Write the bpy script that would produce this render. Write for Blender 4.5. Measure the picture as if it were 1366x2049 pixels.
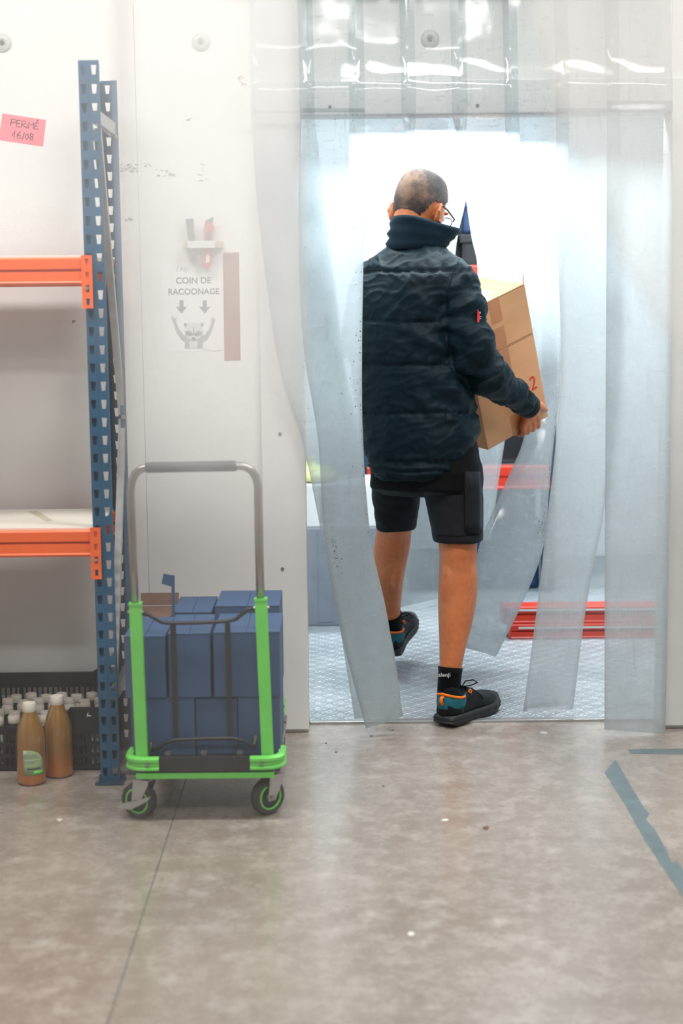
import bpy, bmesh, math, random
from mathutils import Vector, Matrix, noise
random.seed(7)
SC = bpy.context.scene
for o in list(bpy.data.objects): bpy.data.objects.remove(o)
COL = SC.collection
PI = math.pi
rad = math.radians

# ------------------------------------------------------------------ camera
F = 3130.0; CAMH = 1.36; PITCH = math.atan(424 / F); ROLL = rad(-0.6)
cam_d = bpy.data.cameras.new('camera'); cam = bpy.data.objects.new('camera', cam_d); COL.objects.link(cam)
cam_d.sensor_fit = 'VERTICAL'; cam_d.sensor_height = 36.0; cam_d.sensor_width = 24.0
cam_d.lens = F / 2049 * 36.0; cam_d.clip_start = 0.05
cam.matrix_world = Matrix.Translation((0, 0, CAMH)) @ Matrix.Rotation(PI / 2 - PITCH, 4, 'X') @ Matrix.Rotation(ROLL, 4, 'Z')
cam_d.dof.use_dof = True; cam_d.dof.focus_distance = 5.05; cam_d.dof.aperture_fstop = 2.2
SC.camera = cam
CR = cam.matrix_world.to_3x3().copy(); CO = Vector((0, 0, CAMH))
def ray(px, py): return CR @ Vector(((px - 683) / F, -(py - 1024.5) / F, -1.0))
def at(px, py, Y): d = ray(px, py); return CO + d * (Y / d.y)          # where a sight line meets the plane y = Y
def fl(px, py, z=0.0): d = ray(px, py); return CO + d * ((z - CAMH) / d.z)

# ------------------------------------------------------------------ world, lights, exposure
w = bpy.data.worlds.new('world'); SC.world = w; w.use_nodes = True
w.node_tree.nodes['Background'].inputs[0].default_value = (0.80, 0.85, 0.90, 1)
w.node_tree.nodes['Background'].inputs[1].default_value = 0.25
def area(name, loc, sx, sy, watts, color=(1, 1, 1), rot=(0, 0, 0)):
    d = bpy.data.lights.new(name, 'AREA'); d.shape = 'RECTANGLE'; d.size = sx; d.size_y = sy; d.energy = watts; d.color = color
    o = bpy.data.objects.new(name, d); COL.objects.link(o); o.location = loc; o.rotation_euler = rot
    return o
WARM = (1.0, 0.982, 0.96); COOL = (0.86, 0.95, 1.0)
area('ceiling_lamp_light', (-1.2, 3.5, 3.12), 1.5, 0.3, 50, WARM)
area('ceiling_lamp_light', (0.9, 3.5, 3.12), 1.5, 0.3, 50, WARM)
area('ceiling_lamp_light', (0.0, 0.9, 3.12), 1.5, 0.3, 62, WARM)
area('added_veil_light', (0.0, 2.0, 2.38), 1.6, 0.12, 9, (1, 0.98, 0.95))  # added lamp that brightens the veil on the near strips
area('cold_store_lamp_light', (0.45, 5.4, 2.42), 1.9, 0.3, 98, COOL)
area('cold_store_lamp_light', (0.45, 7.0, 2.42), 1.6, 0.25, 55, COOL)
SC.view_settings.view_transform = 'Standard'; SC.view_settings.look = 'None'
SC.view_settings.gamma = 1.0; SC.view_settings.use_curve_mapping = False
SC.view_settings.exposure = 0.0
SC.cycles.transparent_max_bounces = 20; SC.cycles.max_bounces = 7; SC.cycles.diffuse_bounces = 3; SC.cycles.glossy_bounces = 3
SC.cycles.sample_clamp_indirect = 6.0; SC.cycles.caustics_reflective = False; SC.cycles.caustics_refractive = False

# ------------------------------------------------------------------ materials
MATS = {}
def srgb(r, g, b):
    f = lambda c: (c / 255 / 12.92) if c / 255 <= 0.04045 else ((c / 255 + 0.055) / 1.055) ** 2.4
    return (f(r), f(g), f(b), 1)
def new_mat(name):
    m = bpy.data.materials.new(name); m.use_nodes = True; MATS[name] = m
    nt = m.node_tree; b = nt.nodes['Principled BSDF']
    return m, nt, b
def tex_noise(nt, scale, detail=4, rough=0.55, vec=None, stretch=None, coord='Object'):
    tc = nt.nodes.new('ShaderNodeTexCoord'); n = nt.nodes.new('ShaderNodeTexNoise')
    n.inputs['Scale'].default_value = scale; n.inputs['Detail'].default_value = detail; n.inputs['Roughness'].default_value = rough
    if stretch:
        mp = nt.nodes.new('ShaderNodeMapping'); mp.inputs['Scale'].default_value = stretch
        nt.links.new(tc.outputs[coord], mp.inputs['Vector']); nt.links.new(mp.outputs[0], n.inputs['Vector'])
    else: nt.links.new(tc.outputs[coord], n.inputs['Vector'])
    return n
def ramp(nt, src, stops):
    r = nt.nodes.new('ShaderNodeValToRGB'); e = r.color_ramp.elements
    while len(e) < len(stops): e.new(0.5)
    for k, (p, c) in enumerate(stops): e[k].position = p; e[k].color = c if len(c) == 4 else (*c, 1)
    nt.links.new(src, r.inputs[0]); return r
def grey(v): return (v, v, v, 1)
def bump(nt, b, src, strength, dist=0.01):
    n = nt.nodes.new('ShaderNodeBump'); n.inputs['Strength'].default_value = strength; n.inputs['Distance'].default_value = dist
    nt.links.new(src, n.inputs['Height']); nt.links.new(n.outputs[0], b.inputs['Normal']); return n
def basic(name, rgb, rough=0.5, metal=0.0, var=0.12, scale=12, bstr=0.0, bscale=80, spec=0.5, stretch=None, sheen=0.0):
    m, nt, b = new_mat(name); c = srgb(*rgb)
    n = tex_noise(nt, scale, 5, 0.6, stretch=stretch)
    r = ramp(nt, n.outputs[0], [(0.25, tuple(x * (1 - var) for x in c[:3])), (0.75, tuple(min(1, x * (1 + var)) for x in c[:3]))])
    nt.links.new(r.outputs[0], b.inputs['Base Color'])
    b.inputs['Roughness'].default_value = rough; b.inputs['Metallic'].default_value = metal
    b.inputs['Specular IOR Level'].default_value = spec
    if sheen: b.inputs['Sheen Weight'].default_value = sheen
    if bstr:
        n2 = tex_noise(nt, bscale, 3); bump(nt, b, n2.outputs[0], bstr, 0.003)
    return m

basic('wall_panel', (228, 228, 227), 0.42, var=0.03, scale=2.5, bstr=0.05, bscale=6)
basic('ceiling_white', (225, 225, 222), 0.7, var=0.03)
basic('trim_white', (222, 224, 224), 0.35, var=0.04, scale=6)
basic('cold_wall', (235, 240, 242), 0.35, var=0.03)
basic('washer', (196, 198, 196), 0.4, var=0.05)
basic('screw_grey', (120, 122, 124), 0.35, metal=0.7)
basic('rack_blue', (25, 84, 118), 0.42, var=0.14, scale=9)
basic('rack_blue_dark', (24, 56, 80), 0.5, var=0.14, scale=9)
basic('rack_orange', (246, 104, 40), 0.42, var=0.07, scale=8)
basic('rack_red', (205, 50, 24), 0.4, var=0.10, scale=8)
basic('galvanised', (176, 178, 178), 0.35, metal=0.75, var=0.12, scale=30)
basic('steel', (150, 146, 142), 0.28, metal=0.9, var=0.15, scale=25)
basic('shelf_board', (226, 220, 210), 0.6, var=0.04, scale=5, stretch=(1, 6, 6))
basic('kraft_scrap', (196, 184, 162), 0.7)
basic('paper_white', (232, 234, 234), 0.6, var=0.015)
basic('ink', (52, 58, 66), 0.7, var=0.1)
basic('ink_soft', (140, 147, 147), 0.75, var=0.22, scale=70)
basic('ink_mid', (96, 102, 106), 0.75, var=0.3, scale=90)
basic('ink_pale', (204, 208, 206), 0.75, var=0.05)
basic('pen_ink', (74, 60, 82), 0.6)
basic('note_pink', (246, 128, 142), 0.65, var=0.04)
basic('tape_brown', (150, 88, 60), 0.38, var=0.10, scale=5)
basic('cutter_red', (196, 34, 44), 0.4)
basic('cutter_grey', (92, 100, 108), 0.35, metal=0.5)
basic('wood_raw', (196, 172, 142), 0.6, var=0.12, stretch=(2, 20, 20))
basic('scuff', (112, 84, 78), 0.8, var=0.4, scale=120)
basic('crate_black', (17, 20, 25), 0.45, var=0.2)
basic('cap_white', (214, 206, 194), 0.45, var=0.04)
basic('label_green', (152, 178, 136), 0.55, var=0.08, scale=30)
basic('label_pale', (206, 216, 196), 0.55)
basic('trolley_green', (104, 205, 84), 0.42, var=0.09, scale=14)
basic('trolley_black', (24, 24, 26), 0.5, var=0.25, scale=18)
basic('rod_black', (34, 34, 36), 0.4, metal=0.2)
basic('rubber_grip', (62, 64, 66), 0.6, var=0.1)
basic('tyre', (52, 50, 50), 0.7, var=0.15, scale=30)
basic('box_blue', (46, 76, 112), 0.75, var=0.06, scale=10, bstr=0.05, bscale=60)
basic('kraft_inside', (104, 76, 60), 0.8)
basic('cardboard', (194, 142, 100), 0.78, var=0.06, scale=7, bstr=0.08, bscale=90, stretch=(1, 1, 3))
basic('card_edge', (96, 62, 40), 0.85)
basic('card_tape', (172, 112, 68), 0.35, var=0.04)
basic('label_white', (214, 216, 214), 0.45, var=0.04)
basic('red_print', (184, 42, 30), 0.6)
basic('patch_red', (214, 24, 40), 0.5)
basic('floor_tape', (98, 116, 122), 0.55, var=0.22, scale=16)
basic('dark_bag', (11, 14, 20), 0.4, var=0.4, scale=8)
basic('bin_blue', (16, 46, 82), 0.4, var=0.2)
basic('bin_grey', (120, 126, 136), 0.5)
basic('lime_bag', (200, 208, 120), 0.5)
basic('lamp_body', (220, 222, 222), 0.4)
basic('panel_core', (190, 190, 188), 0.8)
basic('bottle_dark', (74, 66, 54), 0.2, var=0.3)  # bottle bodies darkened in colour for the shade inside the crate
basic('seam_dark', (110, 112, 112), 0.8)

def floor_mat():
    m, nt, b = new_mat('concrete')
    n1 = tex_noise(nt, 2.2, 7, 0.66); n2 = tex_noise(nt, 13, 9, 0.74); n3 = tex_noise(nt, 70, 4, 0.6)
    r1 = ramp(nt, n1.outputs[0], [(0.28, srgb(138, 126, 115)), (0.55, srgb(153, 141, 130)), (0.78, srgb(164, 153, 143))])
    r2 = ramp(nt, n2.outputs[0], [(0.40, grey(0)), (0.54, grey(0.25)), (0.70, grey(1.0))])
    mx = nt.nodes.new('ShaderNodeMix'); mx.data_type = 'RGBA'
    nt.links.new(r2.outputs[0], mx.inputs[0]); nt.links.new(r1.outputs[0], mx.inputs[6]); mx.inputs[7].default_value = srgb(190, 183, 175)
    r3 = ramp(nt, n3.outputs[0], [(0.3, grey(0.80)), (0.6, grey(1.0))])
    mu = nt.nodes.new('ShaderNodeMix'); mu.data_type = 'RGBA'; mu.blend_type = 'MULTIPLY'; mu.inputs[0].default_value = 0.7
    nt.links.new(mx.outputs[2], mu.inputs[6]); nt.links.new(r3.outputs[0], mu.inputs[7])
    n4 = tex_noise(nt, 4.2, 9, 0.76)
    r4 = ramp(nt, n4.outputs[0], [(0.36, grey(0)), (0.46, grey(1))])
    mv = nt.nodes.new('ShaderNodeMix'); mv.data_type = 'RGBA'; mv.blend_type = 'MULTIPLY'
    inv = nt.nodes.new('ShaderNodeMath'); inv.operation = 'SUBTRACT'; inv.inputs[0].default_value = 1.0; nt.links.new(r4.outputs[0], inv.inputs[1])
    sc_ = nt.nodes.new('ShaderNodeMath'); sc_.operation = 'MULTIPLY'; sc_.inputs[1].default_value = 0.22; nt.links.new(inv.outputs[0], sc_.inputs[0])
    nt.links.new(sc_.outputs[0], mv.inputs[0]); nt.links.new(mu.outputs[2], mv.inputs[6]); mv.inputs[7].default_value = srgb(178, 160, 142)
    nt.links.new(mv.outputs[2], b.inputs['Base Color'])
    rr = ramp(nt, n2.outputs[0], [(0.3, grey(0.16)), (0.7, grey(0.38))]); nt.links.new(rr.outputs[0], b.inputs['Roughness'])
    b.inputs['Specular IOR Level'].default_value = 0.5
    b.inputs['Coat Weight'].default_value = 0.6; b.inputs['Coat Roughness'].default_value = 0.28; b.inputs['Coat IOR'].default_value = 1.6
    bump(nt, b, n3.outputs[0], 0.12, 0.004)
    return m
floor_mat()

def tread_mat():
    m, nt, b = new_mat('tread_plate')
    tc = nt.nodes.new('ShaderNodeTexCoord')
    outs = []
    for ang, off in ((45, 0.0), (-45, 0.5)):
        mp = nt.nodes.new('ShaderNodeMapping'); mp.inputs['Rotation'].default_value = (0, 0, rad(ang)); mp.inputs['Location'].default_value = (off, off * 0.5, 0)
        mp.inputs['Scale'].default_value = (34, 34, 34)
        nt.links.new(tc.outputs['Object'], mp.inputs['Vector'])
        v = nt.nodes.new('ShaderNodeTexVoronoi'); v.inputs['Scale'].default_value = 1.0; v.inputs['Randomness'].default_value = 0.0
        mp2 = nt.nodes.new('ShaderNodeMapping'); mp2.inputs['Scale'].default_value = (0.55, 1.6, 1)
        nt.links.new(mp.outputs[0], mp2.inputs['Vector']); nt.links.new(mp2.outputs[0], v.inputs['Vector'])
        r = ramp(nt, v.outputs['Distance'], [(0.12, grey(1)), (0.40, grey(0))]); outs.append(r)
    mx = nt.nodes.new('ShaderNodeMath'); mx.operation = 'MAXIMUM'
    nt.links.new(outs[0].outputs[0], mx.inputs[0]); nt.links.new(outs[1].outputs[0], mx.inputs[1])
    n = tex_noise(nt, 3.0, 6, 0.65)
    r = ramp(nt, n.outputs[0], [(0.3, srgb(156, 166, 171)), (0.7, srgb(198, 206, 210))]); nt.links.new(r.outputs[0], b.inputs['Base Color'])
    b.inputs['Metallic'].default_value = 0.45; b.inputs['Roughness'].default_value = 0.42
    bump(nt, b, mx.outputs[0], 0.9, 0.006)
tread_mat()

def pvc(name, haze, scr, tint, wear=0.5, bumpy=0.05, zone=None, split=0.55, xz=None, clear=(0.97, 0.98, 0.982, 1)):
    """clear PVC strip: mostly transparent skin, scattering scuffs and painted veil, glossy coat"""
    m, nt, b = new_mat(name); nt.nodes.remove(b); out = nt.nodes['Material Output']
    tr = nt.nodes.new('ShaderNodeBsdfTransparent'); tr.inputs[0].default_value = clear
    df = nt.nodes.new('ShaderNodeBsdfDiffuse'); df.inputs[0].default_value = tint
    tl = nt.nodes.new('ShaderNodeBsdfTranslucent'); tl.inputs[0].default_value = tint
    mix = nt.nodes.new('ShaderNodeMixShader'); mix.inputs[0].default_value = split
    nt.links.new(df.outputs[0], mix.inputs[1]); nt.links.new(tl.outputs[0], mix.inputs[2])
    n1 = tex_noise(nt, 5.0, 6, 0.65); n2 = tex_noise(nt, 60, 6, 0.75, stretch=(1.0, 1.0, 0.10)); n3 = tex_noise(nt, 55, 5, 0.7, stretch=(0.35, 0.35, 1.0))
    r1 = ramp(nt, n1.outputs[0], [(0.30, grey(haze * (1 - wear * 0.5))), (0.72, grey(min(1, haze * (1 + wear))))])
    if zone:                                            # scuffing on door strips, painted veiling glare on near ones: (z_low, haze_low, z_high)
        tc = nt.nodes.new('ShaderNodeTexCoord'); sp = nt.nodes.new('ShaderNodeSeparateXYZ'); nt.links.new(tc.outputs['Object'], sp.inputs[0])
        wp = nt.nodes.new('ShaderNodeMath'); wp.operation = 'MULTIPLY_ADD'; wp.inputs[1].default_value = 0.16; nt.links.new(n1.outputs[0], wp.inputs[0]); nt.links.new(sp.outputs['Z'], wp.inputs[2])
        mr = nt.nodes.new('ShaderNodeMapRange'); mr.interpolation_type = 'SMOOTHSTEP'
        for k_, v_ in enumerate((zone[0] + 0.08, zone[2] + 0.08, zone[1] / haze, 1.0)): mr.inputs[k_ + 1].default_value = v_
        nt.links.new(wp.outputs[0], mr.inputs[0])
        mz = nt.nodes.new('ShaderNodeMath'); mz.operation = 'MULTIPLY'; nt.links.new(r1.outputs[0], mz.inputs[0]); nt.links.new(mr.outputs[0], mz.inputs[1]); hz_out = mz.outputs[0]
        if xz:                                          # the painted glare fades towards one long edge
            mr2 = nt.nodes.new('ShaderNodeMapRange'); mr2.interpolation_type = 'SMOOTHSTEP'
            for k_, v_ in enumerate((xz[0], xz[1], 0.12, 1.0)): mr2.inputs[k_ + 1].default_value = v_
            nt.links.new(sp.outputs['X'], mr2.inputs[0]); mz2 = nt.nodes.new('ShaderNodeMath'); mz2.operation = 'MULTIPLY'; nt.links.new(hz_out, mz2.inputs[0]); nt.links.new(mr2.outputs[0], mz2.inputs[1]); hz_out = mz2.outputs[0]
    else: hz_out = r1.outputs[0]
    r2 = ramp(nt, n2.outputs[0], [(0.56, grey(0)), (0.74, grey(scr))]); r3 = ramp(nt, n3.outputs[0], [(0.58, grey(0)), (0.76, grey(scr))])
    a1 = nt.nodes.new('ShaderNodeMath'); a1.operation = 'ADD'; nt.links.new(hz_out, a1.inputs[0]); nt.links.new(r2.outputs[0], a1.inputs[1])
    a2 = nt.nodes.new('ShaderNodeMath'); a2.operation = 'ADD'; a2.use_clamp = True; nt.links.new(a1.outputs[0], a2.inputs[0]); nt.links.new(r3.outputs[0], a2.inputs[1])
    body = nt.nodes.new('ShaderNodeMixShader'); nt.links.new(a2.outputs[0], body.inputs[0]); nt.links.new(tr.outputs[0], body.inputs[1]); nt.links.new(mix.outputs[0], body.inputs[2])
    gl = nt.nodes.new('ShaderNodeBsdfGlossy'); gl.inputs['Roughness'].default_value = 0.09
    fr = nt.nodes.new('ShaderNodeFresnel'); fr.inputs[0].default_value = 1.45
    geo = nt.nodes.new('ShaderNodeNewGeometry')
    fm = nt.nodes.new('ShaderNodeMath'); fm.operation = 'MULTIPLY'; nt.links.new(fr.outputs[0], fm.inputs[0])
    bf = nt.nodes.new('ShaderNodeMath'); bf.operation = 'SUBTRACT'; bf.inputs[0].default_value = 1.0; nt.links.new(geo.outputs['Backfacing'], bf.inputs[1])
    nt.links.new(bf.outputs[0], fm.inputs[1])
    if bumpy:
        nb = tex_noise(nt, 3.5, 3, 0.5, stretch=(1, 1, 0.6)); bp = nt.nodes.new('ShaderNodeBump'); bp.inputs['Strength'].default_value = bumpy; bp.inputs['Distance'].default_value = 0.05
        nt.links.new(nb.outputs[0], bp.inputs['Height']); nt.links.new(bp.outputs[0], gl.inputs['Normal'])
    fin = nt.nodes.new('ShaderNodeMixShader'); nt.links.new(fm.outputs[0], fin.inputs[0]); nt.links.new(body.outputs[0], fin.inputs[1]); nt.links.new(gl.outputs[0], fin.inputs[2])
    nt.links.new(fin.outputs[0], out.inputs['Surface'])
TINT = (0.63, 0.68, 0.702, 1)
pvc('pvc_door', 0.13, 0.30, TINT, wear=0.42, split=0.74, bumpy=0.16, zone=(1.62, 0.52, 1.92))
PALE = (0.93, 0.935, 0.935, 1); NEUT = (0.978, 0.974, 0.968, 1)
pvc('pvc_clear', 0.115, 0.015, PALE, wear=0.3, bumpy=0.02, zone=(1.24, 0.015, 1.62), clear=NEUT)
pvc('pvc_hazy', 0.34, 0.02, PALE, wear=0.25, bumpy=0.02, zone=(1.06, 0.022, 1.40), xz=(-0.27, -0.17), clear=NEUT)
pvc('pvc_drawn', 0.19, 0.02, PALE, wear=0.25, bumpy=0.02, clear=NEUT)

def glass_bottle():
    m, nt, b = new_mat('juice')
    n = tex_noise(nt, 18, 4); r = ramp(nt, n.outputs[0], [(0.3, srgb(124, 86, 32)), (0.7, srgb(154, 110, 46))])
    tc = nt.nodes.new('ShaderNodeTexCoord'); sp = nt.nodes.new('ShaderNodeSeparateXYZ'); nt.links.new(tc.outputs['Object'], sp.inputs[0])
    gr = ramp(nt, sp.outputs['Z'], [(0.0, srgb(196, 108, 28)), (0.045, srgb(168, 98, 32)), (0.09, srgb(138, 96, 38)), (0.2, srgb(138, 104, 52))])
    mx = nt.nodes.new('ShaderNodeMix'); mx.data_type = 'RGBA'; mx.inputs[0].default_value = 0.3
    nt.links.new(gr.outputs[0], mx.inputs[6]); nt.links.new(r.outputs[0], mx.inputs[7])
    nt.links.new(mx.outputs[2], b.inputs['Base Color']); b.inputs['Roughness'].default_value = 0.1
    b.inputs['Coat Weight'].default_value = 1.0; b.inputs['Coat Roughness'].default_value = 0.04
    b.inputs['Subsurface Weight'].default_value = 0.25; b.inputs['Subsurface Radius'].default_value = (0.02, 0.01, 0.004)
glass_bottle()

def fabric(name, rgb, rough, weave, var=0.10, sheen=0.25, wr=0.0):
    m, nt, b = new_mat(name); c = srgb(*rgb)
    n = tex_noise(nt, 6, 4); r = ramp(nt, n.outputs[0], [(0.3, tuple(x * (1 - var) for x in c[:3])), (0.7, tuple(x * (1 + var) for x in c[:3]))])
    nt.links.new(r.outputs[0], b.inputs['Base Color']); b.inputs['Roughness'].default_value = rough; b.inputs['Specular IOR Level'].default_value = 0.15
    b.inputs['Sheen Weight'].default_value = sheen; b.inputs['Sheen Roughness'].default_value = 0.4; b.inputs['Sheen Tint'].default_value = (0.5, 0.75, 0.85, 1)
    n2 = tex_noise(nt, 420, 2); n3 = tex_noise(nt, 26, 5, 0.6)
    ad = nt.nodes.new('ShaderNodeMath'); ad.operation = 'MULTIPLY_ADD'; ad.inputs[1].default_value = wr
    nt.links.new(n3.outputs[0], ad.inputs[0]); nt.links.new(n2.outputs[0], ad.inputs[2])
    bump(nt, b, ad.outputs[0], weave, 0.0012)
fabric('jacket_navy', (3, 25, 33), 0.52, 0.5, sheen=0.02, wr=4.0)
fabric('fleece_navy', (6, 26, 38), 0.85, 0.6, sheen=0.12)
fabric('rib_black', (8, 9, 11), 0.85, 0.4, sheen=0.1)
fabric('shorts_black', (10, 10, 13), 0.8, 0.3, sheen=0.08, wr=2.0)
fabric('shorts_charcoal', (30, 31, 36), 0.75, 0.4, sheen=0.1, wr=2.0)
fabric('sock_black', (9, 10, 12), 0.9, 0.5, sheen=0.1)
fabric('shoe_black', (16, 18, 20), 0.55, 0.3, sheen=0.1)
fabric('shoe_teal', (34, 96, 110), 0.7, 0.5, sheen=0.1)
fabric('shoe_orange', (230, 116, 30), 0.7, 0.4, sheen=0.1)
basic('sole_black', (28, 29, 31), 0.6, var=0.2)
basic('sock_print', (190, 190, 190), 0.7)
basic('glasses_black', (12, 12, 14), 0.3)
basic('eye_white', (230, 225, 218), 0.2)

def skin_mat():
    m, nt, b = new_mat('skin')
    n = tex_noise(nt, 9, 5); n2 = tex_noise(nt, 60, 4)
    r = ramp(nt, n.outputs[0], [(0.25, srgb(176, 96, 54)), (0.55, srgb(198, 116, 68)), (0.8, srgb(208, 128, 80))])
    r2 = ramp(nt, n2.outputs[0], [(0.3, grey(0.86)), (0.6, grey(1))])
    mu = nt.nodes.new('ShaderNodeMix'); mu.data_type = 'RGBA'; mu.blend_type = 'MULTIPLY'; mu.inputs[0].default_value = 1
    nt.links.new(r.outputs[0], mu.inputs[6]); nt.links.new(r2.outputs[0], mu.inputs[7]); nt.links.new(mu.outputs[2], b.inputs['Base Color'])
    b.inputs['Roughness'].default_value = 0.48; b.inputs['Subsurface Weight'].default_value = 0.12; b.inputs['Subsurface Radius'].default_value = (0.012, 0.005, 0.003)
    bump(nt, b, n2.outputs[0], 0.12, 0.002)
skin_mat()
def hair_mat():
    m, nt, b = new_mat('hair')
    n = tex_noise(nt, 24, 5, 0.6); n2 = tex_noise(nt, 320, 3, 0.7)
    n = tex_noise(nt, 30, 6, 0.68); tc = nt.nodes.new('ShaderNodeTexCoord'); mp = nt.nodes.new('ShaderNodeMapping'); nt.links.new(tc.outputs['Object'], mp.inputs[0])
    g = nt.nodes.new('ShaderNodeVectorMath'); g.operation = 'DISTANCE'; nt.links.new(mp.outputs[0], g.inputs[0]); m['patch'] = 1
    g.inputs[1].default_value = HAIR_PATCH
    rg = ramp(nt, g.outputs['Value'], [(0.035, grey(0.36)), (0.100, grey(0.0))])
    ad = nt.nodes.new('ShaderNodeMath'); ad.operation = 'MULTIPLY_ADD'; ad.inputs[1].default_value = 1.0
    nt.links.new(n.outputs[0], ad.inputs[0]); nt.links.new(rg.outputs[0], ad.inputs[2])
    r = ramp(nt, ad.outputs[0], [(0.46, srgb(42, 34, 36)), (0.66, srgb(76, 58, 50)), (0.88, srgb(136, 102, 80))])
    r2 = ramp(nt, n2.outputs[0], [(0.3, grey(0.6)), (0.7, grey(1.1))])
    mu = nt.nodes.new('ShaderNodeMix'); mu.data_type = 'RGBA'; mu.blend_type = 'MULTIPLY'; mu.inputs[0].default_value = 1
    nt.links.new(r.outputs[0], mu.inputs[6]); nt.links.new(r2.outputs[0], mu.inputs[7]); nt.links.new(mu.outputs[2], b.inputs['Base Color'])
    b.inputs['Roughness'].default_value = 0.75; bump(nt, b, n2.outputs[0], 0.6, 0.003)

# ------------------------------------------------------------------ mesh helpers
class MB:
    def __init__(s): s.v = []; s.f = []; s.mi = []; s.cur = 0
    def add(s, vs, fs):
        k = len(s.v); s.v += [Vector(v) for v in vs]
        for f in fs: s.f.append([i + k for i in f]); s.mi.append(s.cur)
        return s
    def box(s, x0, x1, y0, y1, z0, z1, M=None):
        vs = [Vector((x, y, z)) for x in (x0, x1) for y in (y0, y1) for z in (z0, z1)]
        if M: vs = [M @ v for v in vs]
        return s.add(vs, [(0, 1, 3, 2), (4, 6, 7, 5), (0, 4, 5, 1), (2, 3, 7, 6), (0, 2, 6, 4), (1, 5, 7, 3)])
    def bbox(s, x0, x1, y0, y1, z0, z1, b=0.004, M=None):
        """box with chamfered edges"""
        bm = bmesh.new(); bmesh.ops.create_cube(bm, size=1.0)
        for v in bm.verts: v.co = Vector(((x0 + x1) / 2 + v.co.x * (x1 - x0), (y0 + y1) / 2 + v.co.y * (y1 - y0), (z0 + z1) / 2 + v.co.z * (z1 - z0)))
        bmesh.ops.bevel(bm, geom=bm.edges[:], offset=b, segments=2, profile=0.6, affect='EDGES')
        vs = [M @ v.co if M else v.co.copy() for v in bm.verts]; bm.verts.index_update()
        s.add(vs, [[v.index for v in f.verts] for f in bm.faces]); bm.free(); return s
    def loft(s, rings, cap=True, closed=True):
        n = len(rings[0]); vs = [p for r in rings for p in r]; fs = []
        for i in range(len(rings) - 1):
            for j in range(n if closed else n - 1):
                a, b = i * n + j, i * n + (j + 1) % n
                fs.append((a, b, b + n, a + n))
        if cap: fs.append(tuple(range(n - 1, -1, -1))); fs.append(tuple(range((len(rings) - 1) * n, len(rings) * n)))
        return s.add(vs, fs)
    def tube(s, pts, r, n=10, cap=True, round_caps=False, flat=1.0, up=None):
        pts = [Vector(p) for p in pts]; rs = r if isinstance(r, (list, tuple)) else [r] * len(pts)
        P, Rr = [], []
        if round_caps:
            d0 = (pts[0] - pts[1]).normalized(); d1 = (pts[-1] - pts[-2]).normalized()
            for a in (85, 60, 30): P.append(pts[0] + d0 * rs[0] * math.sin(rad(a))); Rr.append(rs[0] * math.cos(rad(a)))
            P += pts; Rr += rs
            for a in (30, 60, 85): P.append(pts[-1] + d1 * rs[-1] * math.sin(rad(a))); Rr.append(rs[-1] * math.cos(rad(a)))
        else: P, Rr = pts, list(rs)
        rings = []; t0 = None; nrm = None
        for i, p in enumerate(P):
            t = (P[min(i + 1, len(P) - 1)] - P[max(i - 1, 0)]).normalized()
            if nrm is None:
                u = Vector(up) if up else (Vector((0, 0, 1)) if abs(t.z) < 0.9 else Vector((1, 0, 0)))
                nrm = (u - t * u.dot(t)).normalized()
            else:
                q = t0.rotation_difference(t); nrm = (q @ nrm); nrm = (nrm - t * nrm.dot(t)).normalized()
            t0 = t; bn = t.cross(nrm)
            rings.append([p + (nrm * math.cos(2 * PI * k / n) + bn * math.sin(2 * PI * k / n) * flat) * Rr[i] for k in range(n)])
        return s.loft(rings, cap)
    def lathe(s, c, prof, n=24, M=None):
        rings = [[Vector((c[0] + r * math.cos(2 * PI * k / n), c[1] + r * math.sin(2 * PI * k / n), c[2] + z)) for k in range(n)] for r, z in prof]
        if M: rings = [[M @ p for p in r] for r in rings]
        return s.loft(rings, True)
    def ring(s, prof, M, n=36):
        """closed ring (tyre, rim): profile loop swept round the axis"""
        rr = [[M @ Vector((r * math.cos(2 * PI * k / n), r * math.sin(2 * PI * k / n), z)) for k in range(n)] for r, z in prof]
        return s.loft(rr + [rr[0]], False)
    def cyl(s, a, b, r, n=16): return s.tube([a, b], r, n)
    def bar(s, a, b, wx, wy, up=(0, 1, 0)):
        a, b = Vector(a), Vector(b); t = (b - a).normalized(); u = Vector(up); u = (u - t * u.dot(t)).normalized(); v = t.cross(u)
        q = [u * wy / 2 + v * wx / 2, -u * wy / 2 + v * wx / 2, -u * wy / 2 - v * wx / 2, u * wy / 2 - v * wx / 2]
        return s.loft([[a + k for k in q], [b + k for k in q]])
    def poly(s, pts, d):
        """flat polygon extruded by vector d"""
        pts = [Vector(p) for p in pts]; d = Vector(d); n = len(pts)
        return s.add(pts + [p + d for p in pts], [tuple(range(n)), tuple(range(2 * n - 1, n - 1, -1))] + [(i, i + n, (i + 1) % n + n, (i + 1) % n) for i in range(n)])

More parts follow.
